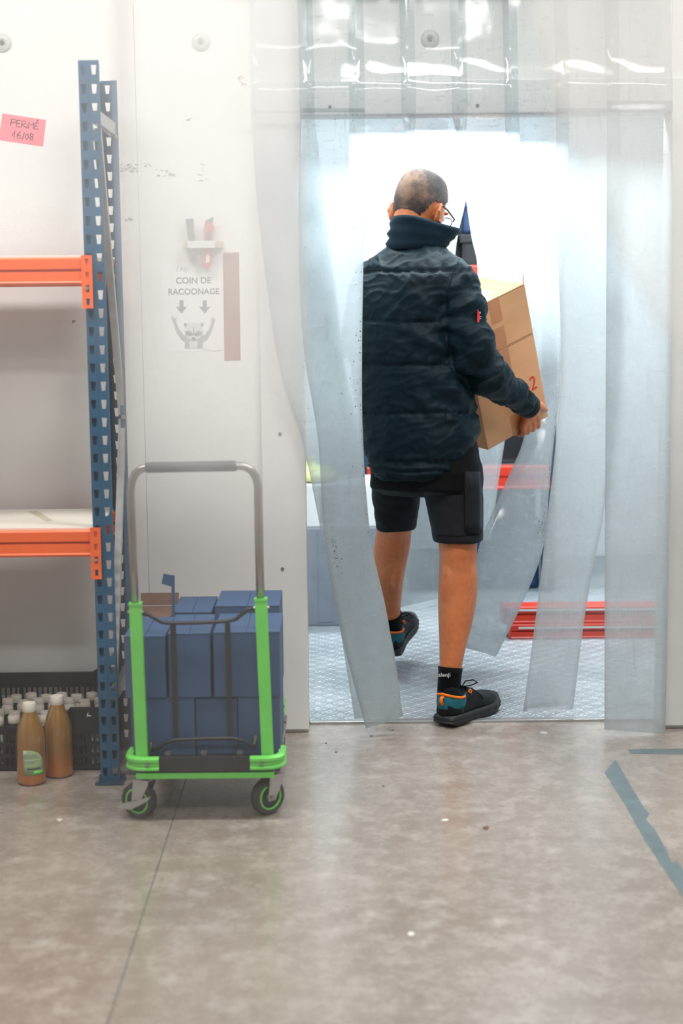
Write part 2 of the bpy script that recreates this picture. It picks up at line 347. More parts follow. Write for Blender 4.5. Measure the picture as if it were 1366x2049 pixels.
def wpos(o):
    p = Vector((0, 0, 0))
    while o is not None: p += o.location; o = o.parent
    return p
def build(mb, name, mat, parent=None, smooth=False, world=True, loc=None, recalc=True):
    me = bpy.data.meshes.new(name)
    off = wpos(parent) if (parent and world) else Vector((0, 0, 0))
    if loc is not None: off = off + (Vector(loc) - off)
    me.from_pydata([v - off for v in mb.v], [], mb.f)
    mats = mat if isinstance(mat, (list, tuple)) else [mat]
    for m in mats: me.materials.append(MATS[m])
    if len(mats) > 1: me.polygons.foreach_set('material_index', mb.mi)
    if recalc:
        bm = bmesh.new(); bm.from_mesh(me); bmesh.ops.recalc_face_normals(bm, faces=bm.faces[:]); bm.to_mesh(me); bm.free()
    if smooth:
        me.polygons.foreach_set('use_smooth', [True] * len(me.polygons))
        if smooth != 'all':
            me.set_sharp_from_angle(angle=rad(40))
    o = bpy.data.objects.new(name, me); COL.objects.link(o)
    if parent: o.parent = parent
    if loc is not None: o.location = Vector(loc) - (wpos(parent) if parent else Vector((0, 0, 0)))
    return o
def thing(name, loc, label, cat, group=None, rot=None):
    o = bpy.data.objects.new(name, None); COL.objects.link(o); o.location = loc; o.empty_display_size = 0.1
    if rot is not None: o.rotation_euler = rot
    return tag(o, label, cat, group)
def tag(o, label, cat, group=None):
    o['label'] = label; o['category'] = cat
    if group: o['group'] = group
    return o
def struct(o, label, cat):
    o['kind'] = 'structure'; o['label'] = label; o['category'] = cat; return o
def text(name, body, size, loc, mat, parent=None, rot=(PI / 2, 0, 0), offset=0.0, shear=0.0, align='LEFT', sx=1.0, ext=0.0004):
    """flat lettering as a mesh, baked from the built-in font"""
    c = bpy.data.curves.new(name, 'FONT'); c.body = body; c.size = size; c.extrude = ext; c.offset = offset; c.shear = shear; c.align_x = align
    t = bpy.data.objects.new('tmp', c); COL.objects.link(t)
    me = bpy.data.meshes.new_from_object(t.evaluated_get(bpy.context.evaluated_depsgraph_get())); bpy.data.objects.remove(t); bpy.data.curves.remove(c)
    me.name = name; me.materials.clear(); me.materials.append(MATS[mat]); o = bpy.data.objects.new(name, me); COL.objects.link(o)
    o.rotation_euler = rot; o.scale = (sx, 1, 1); o.location = Vector(loc) - (wpos(parent) if parent else Vector())
    if parent: o.parent = parent
    return o
def remesh(mb, voxel, smooth_it=4, fac=0.5):
    """union of overlapping closed pieces -> one continuous surface; returns verts, faces"""
    me = bpy.data.meshes.new('tmp'); me.from_pydata(mb.v, [], mb.f)
    bm = bmesh.new(); bm.from_mesh(me); bmesh.ops.recalc_face_normals(bm, faces=bm.faces[:]); bm.to_mesh(me); bm.free()
    o = bpy.data.objects.new('tmp', me); COL.objects.link(o)
    r = o.modifiers.new('r', 'REMESH'); r.mode = 'VOXEL'; r.voxel_size = voxel
    if smooth_it:
        sm = o.modifiers.new('s', 'SMOOTH'); sm.iterations = smooth_it; sm.factor = fac
    dg = bpy.context.evaluated_depsgraph_get(); ev = o.evaluated_get(dg); m2 = ev.to_mesh()
    vs = [v.co.copy() for v in m2.vertices]; ns = [v.normal.copy() for v in m2.vertices]; fs = [list(p.vertices) for p in m2.polygons]
    ev.to_mesh_clear(); bpy.data.objects.remove(o); bpy.data.meshes.remove(me)
    return vs, ns, fs
def spline(keys, n):
    """Catmull-Rom through tuples, keyed by index"""
    out = []; m = len(keys) - 1
    for i in range(n + 1):
        t = i / n * m; k = min(int(t), m - 1); u = t - k
        p0, p1, p2, p3 = keys[max(k - 1, 0)], keys[k], keys[k + 1], keys[min(k + 2, m)]
        out.append(tuple(0.5 * (2 * b + (c - a) * u + (2 * a - 5 * b + 4 * c - d) * u * u + (3 * b - a - 3 * c + d) * u ** 3) for a, b, c, d in zip(p0, p1, p2, p3)))
    return out
# ------------------------------------------------------------------ structure
YW = 4.84; OX0, OX1, OZ = -0.11, 1.005, 1.912; CEIL = 3.2; WT = 0.10
wl = MB(); wl.box(OX0, OX1, YW, YW + WT, OZ, CEIL)
wall = struct(build(wl, 'wall_back', 'wall_panel'), 'white insulated panel wall with the cold store doorway', 'wall')
for x0, x1 in ((-3.2, -1.7212), (-1.72, -0.6072), (-0.6064, OX0 - 0.0005), (OX1 + 0.0005, 1.9), (1.903, 3.2)):
    build(MB().bbox(x0, x1, YW, YW + WT, 0.0, CEIL, 0.0007), 'panel', 'wall_panel', wall)
build(MB().box(-3.2, OX0 - 0.01, YW + 0.02, YW + WT - 0.02, 0.01, CEIL - 0.01), 'panel_core', 'panel_core', wall)
def washer(px, py):
    c = at(px, py, YW); w_ = build(MB().lathe((0, 0, 0), [(0.006, -0.002), (0.026, -0.002), (0.0275, 0.002), (0.024, 0.006), (0.012, 0.0085), (0.0105, 0.006), (0.002, 0.006)], 24, Matrix.Translation(c) @ Matrix.Rotation(PI / 2, 4, 'X')), 'wall_fastener', 'washer', wall, smooth=True)
    build(MB().lathe((0, 0, 0), [(0.001, 0.0075), (0.0075, 0.0075), (0.0075, 0.010), (0.001, 0.010)], 6, Matrix.Translation(c) @ Matrix.Rotation(PI / 2, 4, 'X')), 'fastener_screw', 'screw_grey', w_)
for p in ((5, 86), (402, 84), (860, 78), (1340, 1387), (1500, 70)): washer(*p)
def scuff(px, py, wpx, hpx, n, seed):
    rnd = random.Random(seed); m = MB()
    for k in range(n):
        c = at(px + rnd.uniform(-wpx, wpx), py + rnd.uniform(-hpx, hpx), YW - 0.0004); a = rnd.uniform(-0.9, 0.5); L = rnd.uniform(0.001, 0.006); h = rnd.uniform(0.0005, 0.0014)
        M_ = Matrix.Translation(c) @ Matrix.Rotation(a, 4, 'Y'); m.box(-L, L, -0.0003, 0.0003, -h, h, M_)
    build(m, 'scuff_marks', 'scuff', wall)['kind'] = 'stuff'
scuff(258, 337, 16, 8, 34, 1); scuff(330, 346, 20, 7, 16, 2); scuff(295, 332, 6, 4, 5, 3); scuff(405, 345, 10, 20, 9, 4); scuff(375, 240, 4, 2, 3, 5); scuff(257, 439, 10, 4, 12, 6); scuff(150, 644, 8, 2, 5, 8); scuff(485, 160, 8, 12, 10, 9)

# door surround
def trim(name, x0, x1, z0, z1, label):
    o = struct(build(MB().bbox(x0, x1, YW - 0.018, YW + 0.002, z0, z1, 0.003), name, 'trim_white'), label, 'trim'); return o
t1 = trim('trim_1', OX0 - 0.135, OX0, 0.012, OZ + 0.10, 'white door jamb trim beside the green trolley')
t2 = trim('trim_2', OX0, OX1, OZ, OZ + 0.10, 'white lintel trim over the cold store doorway')
t3 = trim('trim_3', OX1, OX1 + 0.135, 0.012, OZ + 0.10, 'white door jamb trim at the blue floor tape')
for t, px, py in ((t1, 560, 868), (t1, 565, 1138), (t1, 568, 1400), (t1, 550, 580), (t2, 955, 211), (t2, 660, 214), (t3, 1385, 900)):
    c = at(px, py, YW - 0.018); build(MB().cyl(c + Vector((0, 0.002, 0)), c - Vector((0, 0.003, 0)), 0.005, 10), 'screw', 'screw_grey', t)
# opening reveals are the panel thickness; metal threshold
thr = MB(); thr.bbox(OX0, OX1, YW + 0.085, YW + 0.118, -0.01, 0.008, 0.003)
struct(build(thr, 'trim_4', 'galvanised'), 'metal threshold strip across the doorway floor', 'threshold')

fm_ = MB(); JX = -0.455
fm_.box(JX + 0.0014, 3.2, -2.6, YW + 0.10, -0.05, 0.0)
flr = struct(build(fm_, 'floor', 'concrete'), 'worn beige concrete floor', 'floor')
build(MB().box(-3.2, JX - 0.0014, -2.6, YW + 0.10, -0.05, 0.0), 'slab', 'concrete', flr)
build(MB().box(JX - 0.01, JX + 0.01, -2.6, YW + 0.1, -0.05, -0.004), 'joint_filler', 'seam_dark', flr)
cr = MB(); pts = [(925, 1441), (950, 1440), (968, 1437), (985, 1433), (1003, 1434), (1022, 1430), (1050, 1430)]
cr.poly([fl(x, y + 1.6, 0.0004) for x, y in pts] + [fl(x, y - 1.0, 0.0004) for x, y in reversed(pts)], (0, 0, 0.0003)); build(cr, 'crack', 'seam_dark', flr)
def speck(px, py, r, mat, seed):
    rnd = random.Random(seed); c = fl(px, py); n = 9
    build(MB().poly([c + Vector((math.cos(k * 2 * PI / n), math.sin(k * 2 * PI / n) * 1.3, 0)) * r * rnd.uniform(0.6, 1.2) + Vector((0, 0, 0.0003)) for k in range(n)], (0, 0, 0.0006)), 'floor_stain', mat, flr)
speck(972, 1657, 0.011, 'kraft_inside', 1); speck(890, 1641, 0.008, 'shelf_board', 2); speck(119, 1641, 0.010, 'cap_white', 3); speck(1088, 1467, 0.012, 'washer', 5); speck(822, 1868, 0.009, 'shelf_board', 4)
for k, (x, y) in enumerate(((672, 1505), (652, 1487), (766, 1573), (742, 1473), (786, 1461))): speck(x, y, 0.004, 'ink', 20 + k)
struct(build(MB().box(-3.3, -3.2, -2.6, YW + WT, 0, CEIL), 'wall_left', 'wall_panel'), 'white panel wall at the far left of the room', 'wall')
struct(build(MB().box(3.2, 3.3, -2.6, YW + WT, 0, CEIL), 'wall_right', 'wall_panel'), 'white panel wall at the far right of the room', 'wall')
struct(build(MB().box(-3.3, 3.3, -2.7, -2.6, 0, CEIL), 'wall_front', 'wall_panel'), 'white panel wall behind the photographer', 'wall')
struct(build(MB().box(-3.3, 3.3, -2.7, YW + WT, CEIL, CEIL + 0.1), 'ceiling', 'ceiling_white'), 'white ceiling of the loading room', 'ceiling')

# floor tape
tp = MB().poly([fl(x, y, 0.0) for x, y in ((1209, 1546), (1250, 1610), (1290, 1683), (1330, 1742), (1366, 1795), (1480, 1965), (1500, 1920), (1366, 1739), (1352, 1722), (1344, 1728), (1329, 1694), (1310, 1660), (1292, 1640), (1298, 1628), (1284, 1610), (1258, 1566), (1231, 1520))], (0, 0, 0.0008))
tag(build(tp, 'floor_tape', 'floor_tape'), 'long worn blue-grey tape line running diagonally over the floor', 'tape')
tp = MB().poly([fl(x, y, 0.0) for x, y in ((1255, 1500), (1262, 1508), (1420, 1511), (1420, 1498), (1300, 1499))], (0, 0, 0.0008))
tag(build(tp, 'floor_tape', 'floor_tape'), 'short blue-grey tape line on the floor along the wall', 'tape')

# ------------------------------------------------------------------ cold store beyond the door
CX0, CX1, CY1, CZ = -2.2, 3.0, 8.2, 2.5; CY0 = YW + WT
struct(build(MB().box(CX0, CX1, CY0 + 0.018, CY1, -0.05, 0.003), 'floor_cold_store', 'tread_plate'), 'aluminium tread plate floor of the cold store', 'floor')
struct(build(MB().box(CX0 - 0.1, CX0, CY0, CY1, 0, CZ), 'wall_cold_left', 'cold_wall'), 'white side wall of the cold store at the left', 'wall')
struct(build(MB().box(CX1, CX1 + 0.1, CY0, CY1, 0, CZ), 'wall_cold_right', 'cold_wall'), 'white side wall of the cold store at the right', 'wall')
struct(build(MB().box(CX0 - 0.1, CX1 + 0.1, CY1, CY1 + 0.1, 0, CZ), 'wall_cold_back', 'cold_wall'), 'white end wall of the cold store', 'wall')
struct(build(MB().box(CX0 - 0.1, CX1 + 0.1, CY0, CY1 + 0.1, CZ, CZ + 0.08), 'ceiling_cold_store', 'cold_wall'), 'white ceiling of the cold store', 'ceiling')
for k, y in enumerate((5.4, 7.0)):
    L_ = thing('ceiling_lamp', (0.45, y, CZ), ('cold store ceiling lamp nearest the doorway', 'cold store ceiling lamp nearest the end wall')[k], 'lamp', 'cold store lamps')
    build(MB().bbox(-0.37, 1.27, y - 0.14, y + 0.14, CZ - 0.055, CZ - 0.001, 0.006), 'housing', 'lamp_body', L_)
for k, (x, y) in enumerate(((-1.2, 3.5), (0.9, 3.5), (0.0, 0.9))):
    L_ = thing('ceiling_lamp', (x, y, CEIL), 'long white ceiling lamp over the ' + ('storage rack', 'doorway approach', 'clear curtain by the photographer')[k], 'lamp', 'loading room lamps')
    build(MB().bbox(x - 0.78, x + 0.78, y - 0.17, y + 0.17, CEIL - 0.06, CEIL - 0.001, 0.006), 'housing', 'lamp_body', L_)

L_ = thing('added_lamp', (0.0, 2.0, 2.40), 'slim white lamp added above the clear curtain to light its veil', 'lamp')  # made-up housing for the added veil light
build(MB().bbox(-0.84, 0.84, 1.93, 2.07, 2.395, 2.44, 0.006), 'housing', 'lamp_body', L_)
for x in (-0.7, 0.7): build(MB().cyl((x, 2.0, 2.43), (x, 2.0, CEIL), 0.005, 8), 'hanger_rod', 'galvanised', L_)
def step_beam(m, xa, xb, y, z, h=0.075, d=0.045):
    """rack beam: top lip, dark groove, lower face; front face at y"""
    pr = [(y + 0.004, z), (y + d, z), (y + d, z - h), (y, z - h), (y - 0.003, z - h * 0.92), (y, z - h * 0.86), (y, z - h * 0.52), (y + 0.012, z - h * 0.50), (y + 0.012, z - h * 0.44), (y, z - h * 0.42), (y, z - h * 0.06)]
    m.loft([[Vector((xa, a, b)) for a, b in pr], [Vector((xb, a, b)) for a, b in pr]])
# far racks
fr_ = thing('cold_rack', (0.5, 7.55, 0), 'cold store rack with red beams standing along the end wall', 'rack')
FX0, FX1, FY0, FY1 = 0.12, 0.96, 7.2, 7.95
for x in (FX0, FX1):
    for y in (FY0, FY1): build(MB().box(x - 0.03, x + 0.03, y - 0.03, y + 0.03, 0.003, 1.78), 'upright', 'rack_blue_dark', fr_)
levels = (at(935, 531, 7.15).z, at(1020, 932, 7.15).z, 0.003)
for z in levels:
    if z < 0.1: continue
    for ya in (FY0 - 0.05, FY1):
        m = MB(); step_beam(m, FX0, FX1, ya, z, 0.11); build(m, 'beam', 'rack_red', fr_)
    build(MB().box(FX0, FX1, FY0, FY1, z - 0.02, z), 'shelf', 'galvanised', fr_)
rnd = random.Random(3); kinds = [('dark_bag', 'black wrapped parcel'), ('bin_blue', 'blue plastic crate'), ('bin_grey', 'grey plastic crate')]
for li, z in enumerate(levels):
    x = FX0 + 0.035; k = 0; lev = ('upper', 'lower', 'floor')[li]
    while x < FX1 - 0.30:
        wd = 0.37; h = rnd.uniform(0.12, 0.14) if li == 0 else rnd.uniform(0.3, 0.42); km, kn = kinds[0] if li == 0 else kinds[(k + li) % 2]
        nth = ('first', 'second', 'third', 'fourth', 'fifth', 'sixth', 'seventh', 'eighth', 'ninth')[k]
        b_ = thing('storage_crate', (x + wd / 2, 7.55, z), f'{kn}, {nth} from the left on the {lev} level of the cold store rack', 'crate', 'crates on the cold store rack')
        build(MB().bbox(x, x + wd, 7.25, 7.85, z + 0.0005, z + h, 0.02), 'body', km, b_); build(MB().bbox(x - 0.008, x + wd + 0.008, 7.24, 7.86, z + h - 0.03, z + h + 0.012, 0.006), 'rim', km, b_)
        if li == 0:
            b2_ = thing('storage_crate', (x + wd / 2, 7.55, z + h + 0.013), f'blue plastic crate, {nth} from the left, stacked on a black parcel', 'crate', 'crates on the cold store rack')
            build(MB().bbox(x + 0.01, x + wd - 0.01, 7.26, 7.84, z + h + 0.013, z + h + 0.15, 0.015), 'body', 'bin_blue', b2_); build(MB().bbox(x, x + wd, 7.25, 7.85, z + h + 0.13, z + h + 0.16, 0.006), 'rim', 'bin_blue', b2_)
            build(MB().box(x + 0.06, x + 0.15, 7.257, 7.2595, z + h + 0.03, z + h + 0.10), 'crate_label', 'bin_grey', b2_)
        x += wd + 0.035; k += 1
# blue crate with a pale label that shows beside the man's glasses
c0 = at(937, 470, 7.0)
# red steel rack parts lying on the tread plate
rb0 = at(1012, 1206, 6.22); 
for k, (z0, z1, ya, px0, nm) in enumerate(((0.003, 0.062, 6.16, 1022, 'lower'), (0.0625, 0.13, 6.18, 1008, 'upper'))):
    xa = at(px0, 1240, ya).x; b_ = thing('steel_beam', (xa + 0.5, ya + 0.05, z0), f'{nm} of two red steel beams stacked on the tread plate floor', 'beam', 'red beams on the cold store floor')
    m = MB(); step_beam(m, xa, xa + 1.1, ya, z1, z1 - z0, 0.10); build(m, 'body', 'rack_red', b_)
    build(MB().box(xa + 0.03, xa + 1.08, ya - 0.0045, ya - 0.002, z1 - 0.017, z1 - 0.010), 'edge_strip', 'label_white', b_)
    build(MB().box(xa - 0.006, xa, ya - 0.01, ya + 0.11, z0, z1), 'end_plate', 'rack_red', b_)
# things left of the man's legs
p = fl(620, 1235); 
b_ = thing('grey_carton', (p.x + 0.02, 6.55, 0.003), 'grey carton on the tread plate floor behind the swept strips', 'carton')
xc = at(650, 1080, 6.5).x
build(MB().bbox(xc - 0.24, xc + 0.24, 6.45, 6.85, 0.003, 0.42, 0.006), 'body', 'bin_grey', b_); build(MB().box(xc - 0.03, xc + 0.03, 6.4485, 6.4497, 0.02, 0.41), 'tape', 'bin_grey', b_)
b_ = thing('white_carton', (xc, 6.6, 0.42), 'white carton stacked on a grey carton, below the lime bag', 'carton')
build(MB().bbox(xc - 0.20, xc + 0.24, 6.47, 6.82, 0.4205, 0.60, 0.006), 'body', 'label_white', b_); build(MB().box(xc - 0.02, xc + 0.04, 6.4685, 6.4697, 0.44, 0.59), 'tape', 'bin_grey', b_)
yb = thing('lime_bag', (xc - 0.06, 6.62, 0.60), 'pale lime plastic bag lying on the white carton', 'bag')
m = MB(); m.lathe((xc - 0.06, 6.62, 0.602), [(0.10, 0.0), (0.125, 0.012), (0.12, 0.035), (0.09, 0.055), (0.03, 0.066), (0.02, 0.09), (0.03, 0.10)], 14)
for v in m.v: v.x += 0.012 * noise.noise(v * 14); v.y += 0.015 * noise.noise(v * 11 + Vector((3, 0, 0)))
build(m, 'sack', 'lime_bag', yb, smooth='all')

# ------------------------------------------------------------------ storage rack
RX = -0.668; RY0, RY1 = 4.33, 4.73; RZ = 2.0
rack = thing('storage_rack', (-1.55, 4.53, 0), 'blue and orange metal storage rack against the white wall', 'rack')
def perf_plate(m, x0, x1, y, z0, z1, cols, pitch=0.05, hw=0.0075, hh=0.0125, th=0.002):
    n = int(round((z1 - z0) / pitch)); xs = [x0] + [(cols[i] + cols[i + 1]) / 2 for i in range(len(cols) - 1)] + [x1]
    for ci, cx in enumerate(cols):
        for i in range(n):
            a, b = z0 + i * pitch, z0 + (i + 1) * pitch; cz = (a + b) / 2
            o = [(xs[ci], a), (xs[ci + 1], a), (xs[ci + 1], b), (xs[ci], b)]
            h = [(cx - hw * 0.65, cz - hh), (cx + hw * 0.65, cz - hh), (cx + hw, cz + hh), (cx - hw, cz + hh)]
            vs = [Vector((p, y, q)) for p, q in o + h] + [Vector((p, y + th, q)) for p, q in o + h]; fs = []
            for k in range(4):
                j = (k + 1) % 4
                fs += [(k, j, 4 + j, 4 + k), (8 + j, 8 + k, 12 + k, 12 + j), (4 + k, 4 + j, 12 + j, 12 + k)]
            m.add(vs, fs)
def upright(xc, y, sgn, mat_face):
    """open omega post: perforated face, two folded sides; sgn=+1 face towards -y"""
    w2 = 0.0275; m = MB()
    if sgn > 0:
        perf_plate(m, xc - w2, xc + w2, y, 0.006, RZ + 0.006, (xc - 0.014, xc + 0.014))
        m.box(xc - w2, xc - w2 + 0.002, y + 0.002, y + 0.055, 0.006, RZ); m.box(xc + w2 - 0.002, xc + w2, y + 0.002, y + 0.012, 0.006, RZ)
        m.box(xc - w2, xc - 0.004, y + 0.03, y + 0.032, 0.006, RZ); m.box(xc - 0.0015, xc + 0.0015, y - 0.0012, y + 0.0005, 0.006, RZ)
    else:
        perf_plate(m, xc - w2, xc + 0.010, y, 0.006, RZ + 0.006, (xc - 0.008,))
        m.box(xc - w2, xc - w2 + 0.002, y - 0.05, y, 0.006, RZ); m.box(xc + 0.010, xc + 0.012, y - 0.05, y, 0.006, RZ)
        m.box(xc + 0.010, xc + w2, y - 0.052, y - 0.05, 0.006, RZ)
    o = build(m, 'upright', mat_face, rack, recalc=False)
    build(MB().bbox(xc - 0.04, xc + 0.04, y - 0.03 if sgn > 0 else y - 0.06, y + 0.06 if sgn > 0 else y + 0.03, 0.0, 0.006, 0.001), 'foot_plate', 'rack_blue_dark', o)
    c = Vector((xc - 0.034, y - 0.015, 0.006)); build(MB().cyl(c, c + Vector((0, 0, 0.014)), 0.006, 6), 'anchor_bolt', 'galvanised', o)
for xc in (RX, RX - 1.9):
    upright(xc, RY0, 1, 'rack_blue'); upright(xc, RY1, -1, 'rack_blue')
    for (z0, z1, ya, yb_) in ((1.86, 1.86, RY0 + 0.03, RY1 - 0.01), (1.83, 1.03, RY0 + 0.05, RY1 - 0.03), (1.01, 0.28, RY1 - 0.03, RY0 + 0.05), (0.25, 0.25, RY0 + 0.03, RY1 - 0.01)):
        build(MB().bar((xc + 0.012, ya, z0), (xc + 0.012, yb_, z1), 0.035 if z0 == z1 else 0.022, 0.020, up=(1, 0, 0)), 'brace', 'galvanised', rack)
    for z in (1.84, 1.02):
        c = Vector((xc + 0.019, RY1 - 0.052, z)); build(MB().cyl(c, c - Vector((0, 0.008, 0)), 0.007, 6), 'brace_bolt', 'galvanised', rack)
for lev, (zt, bz0, bz1) in enumerate(((at(80, 516, RY0).z, at(177, 617, RY0).z, at(177, 511, RY0).z), (at(80, 1061, RY0).z, at(200, 1157, RY0).z, at(200, 1054, RY0).z))):
    for fb, y in (('f', RY0 - 0.012), ('r', RY1 - 0.03)):
        m = MB(); step_beam(m, RX - 1.9 + 0.02, RX - 0.006, y, zt, 0.074, 0.042); bm_ = build(m, 'beam', 'rack_orange', rack)
        for xb in (RX - 0.019, RX - 1.9 + 0.019):
            mm = MB(); yy = y - 0.005 if fb == 'f' else y + 0.045
            n_ = 4; xs0, xs1 = xb - 0.0145, xb + 0.0145; hz = (bz1 - bz0) / n_
            for i in range(n_):
                a, b2 = bz0 + i * hz, bz0 + (i + 1) * hz; cz = (a + b2) / 2; cx = xb + 0.001
                o4 = [(xs0, a), (xs1, a), (xs1, b2), (xs0, b2)]; h4 = [(cx - .004, cz - .009), (cx + .004, cz - .009), (cx + .005, cz + .009), (cx - .005, cz + .009)]
                vs = [Vector((p_, yy, q_)) for p_, q_ in o4 + h4] + [Vector((p_, yy + 0.003, q_)) for p_, q_ in o4 + h4]; fs = []
                for k in range(4):
                    j = (k + 1) % 4; fs += [(k, j, 4 + j, 4 + k), (8 + j, 8 + k, 12 + k, 12 + j), (4 + k, 4 + j, 12 + j, 12 + k), (k, j, 8 + j, 8 + k)]
                mm.add(vs, fs)
            build(mm, 'bracket', 'rack_orange', bm_, recalc=False)
            if fb == 'f': c = Vector((xb, yy, bz0 + 0.055)); build(MB().cyl(c + Vector((0, .004, 0)), c - Vector((0, 0.004, 0)), 0.005, 8), 'lock_pin', 'galvanised', bm_)
    build(MB().bbox(RX - 1.88, RX - 0.025, RY0 + 0.004, RY1 + 0.008, zt - 0.004, zt + 0.006, 0.001), 'shelf', 'shelf_board', rack)
ZS = at(80, 1061, RY0).z + 0.006
c = [fl(x, y, ZS) for x, y in ((57, 1024), (75, 1022), (106, 1042), (92, 1043))]
tag(build(MB().poly(c, (0, 0, 0.0006)), 'paper_scrap', 'kraft_scrap'), 'beige paper scrap lying on the lower white shelf', 'paper')

# ------------------------------------------------------------------ things on the wall
def wquad(pts, d=0.0006, y=None): return [at(px, py, YW if y is None else y) for px, py in pts], (0, -d, 0)
n0 = at(46, 260, YW)
note = thing('sticky_note', n0, 'pink sticky note with handwriting stuck on the white wall', 'note')
build(MB().poly(*wquad([(5, 227), (92, 240), (86, 293), (-3, 280)], 0.0008)), 'paper', 'note_pink', note)
def strokes(name, lines, parent, mat, y, r=0.0012):
    m = MB()
    for ln in lines:
        p = [at(px, py, y) for px, py in ln]; m.tube(p, r, 5, flat=1.0)
    return build(m, name, mat, parent)
HL = [[(21, 251), (23, 238), (31, 239), (32, 244), (23, 246)], [(41, 241), (34, 240), (33, 253), (41, 254)], [(34, 247), (40, 247)], [(43, 255), (44, 242), (51, 242), (52, 247), (44, 249), (53, 256)], [(54, 250), (54, 256)], [(57, 257), (58, 244), (62, 251), (67, 245), (67, 258)], [(78, 246), (70, 246), (69, 258), (77, 258)], [(70, 252), (75, 252)], [(73, 243), (77, 239)],
      [(24, 272), (30, 262), (28, 276)], [(41, 263), (34, 270), (35, 277), (41, 276), (40, 270), (35, 271)], [(44, 279), (49, 265)], [(54, 268), (50, 273), (53, 279), (57, 275), (56, 269), (54, 268)], [(66, 269), (61, 267), (60, 271), (66, 275), (65, 280), (60, 279), (60, 275), (66, 272), (66, 269)]]
strokes('handwriting', HL, note, 'pen_ink', YW - 0.0012, 0.0013)

po = at(388, 610, YW); poster = thing('poster', po, 'white paper poster reading COIN DE RACOONAGE with a raccoon', 'poster')
build(MB().poly(*wquad([(322, 524), (441, 522), (447, 702), (325, 705)], 0.0006)), 'sheet', 'paper_white', poster)
PY = YW - 0.0009; PR = (PI / 2, rad(0.0), 0)
def ptext(body, px, py, size, offset, sx): return text('lettering', body, size, at(px, py, PY), 'ink', poster, PR, offset, 0, 'CENTER', sx, 0.0002)
ptext('COIN DE', 387, 567, 0.0265, 0.0004, 1.0); ptext('RACOONAGE', 387.5, 589, 0.0255, 0.0004, 0.98)
strokes('handwriting', [[(356, 534), (354, 543), (351, 542)], [(360, 543), (362, 535), (366, 536), (362, 540)], [(373, 536), (368, 539), (369, 543), (373, 542), (373, 540)]], poster, 'ink_mid', PY, 0.0007)
for cx in (363, 409.5):
    build(MB().poly(*wquad([(cx - 4, 601), (cx + 4, 601), (cx + 4, 614), (cx + 11, 614), (cx, 627), (cx - 11, 614), (cx - 4, 614)], 0.0003, PY)), 'arrow_print', 'ink_mid', poster)
def pr(name, pts, mat, k=1): build(MB().poly(*wquad(pts, 0.0002, PY - 0.00025 * k)), name, mat, poster)
pr('raccoon_print', [(369, 697), (371, 685), (362, 679), (352, 663), (348, 648), (343, 636), (344, 631), (348, 640), (347, 632), (350, 639), (353, 633), (352, 643), (358, 658), (368, 671), (382, 668), (396, 668), (409, 671), (418, 658), (423, 644), (422, 634), (425, 641), (427, 632), (428, 641), (431, 637), (428, 648), (424, 662), (415, 679), (405, 686), (406, 697)], 'ink_soft')
pr('raccoon_print', [(368, 646), (376, 647), (387, 645), (399, 647), (407, 646), (405, 656), (407, 665), (399, 676), (387, 682), (376, 676), (369, 665), (371, 655)], 'ink_pale', 2)
pr('raccoon_print', [(370, 663), (379, 662), (386, 668), (388, 668), (396, 662), (405, 664), (402, 671), (393, 673), (387, 671), (380, 673), (372, 670)], 'ink_mid', 3)
pr('raccoon_print', [(368, 646), (374, 648), (372, 654), (369, 652)], 'ink_mid', 3); pr('raccoon_print', [(407, 646), (401, 648), (403, 654), (406, 652)], 'ink_mid', 3)
pr('raccoon_print', [(384, 675), (390, 675), (391, 679), (387, 682), (383, 679)], 'ink', 4)
pr('raccoon_print', [(386.4, 655), (388, 655), (388.4, 668), (386, 668)], 'ink_mid', 3)
pr('raccoon_print', [(377, 683), (397, 683), (394, 697), (380, 697)], 'ink_pale', 2)
strokes('pencil_line', [[(405, 699), (420, 700), (428, 702), (445, 700)]], poster, 'ink_soft', PY, 0.0005)
tag(build(MB().poly(*wquad([(446, 506), (478, 505), (481, 721), (449, 722)], 0.0008)), 'tape_strip', 'tape_brown'), 'vertical strip of brown tape on the wall beside the poster', 'tape')

hd = at(408, 489, YW); holder = thing('tool_holder', hd, 'small wooden wall holder wrapped in clear tape above the poster', 'holder')
a0, a1 = at(370, 492, YW).x, at(446, 492, YW).x; hz0, hz1 = at(400, 496, YW - .03).z, at(400, 483, YW - .03).z
ph = at(384, 490, YW - 0.022); pc = at(416, 490, YW - 0.022)
hm = MB()
for xa, xb, ya, yb_ in ((a0, ph.x - 0.0125, YW - 0.04, YW), (ph.x + 0.0125, pc.x - 0.017, YW - 0.04, YW), (pc.x + 0.017, a1, YW - 0.04, YW), (ph.x - 0.0125, pc.x + 0.017, YW - 0.048, YW - 0.0375), (ph.x - 0.0125, pc.x + 0.017, YW - 0.0075, YW)): hm.box(xa, xb, ya, yb_, hz0, hz1)
build(hm, 'block', 'wood_raw', holder)
build(MB().bbox(a0 + 0.012, a1 - 0.02, YW - 0.0502, YW - 0.0485, hz0 - 0.001, hz1 + 0.001, 0.0005), 'tape_wrap', 'label_white', holder)
mk = thing('marker_pen', ph, 'grey metal marker standing in the wall holder', 'marker')
mt, mbm = at(379, 438, YW - 0.022), at(387, 524, YW - 0.022)
mt.y = mbm.y = YW - 0.022
build(MB().tube([mt + (mbm - mt) * 0.14, mt + (mbm - mt) * 0.62, mbm], [0.0105, 0.010, 0.0085], 16), 'barrel', 'steel', mk, smooth=True)
build(MB().tube([mt, mt + (mbm - mt) * 0.03, mt + (mbm - mt) * 0.15], [0.0115, 0.0122, 0.0112], 16), 'cap', 'cutter_grey', mk, smooth=True)
ck = thing('box_cutter', pc, 'red and grey box cutter standing in the wall holder', 'cutter')
yc = YW - 0.016
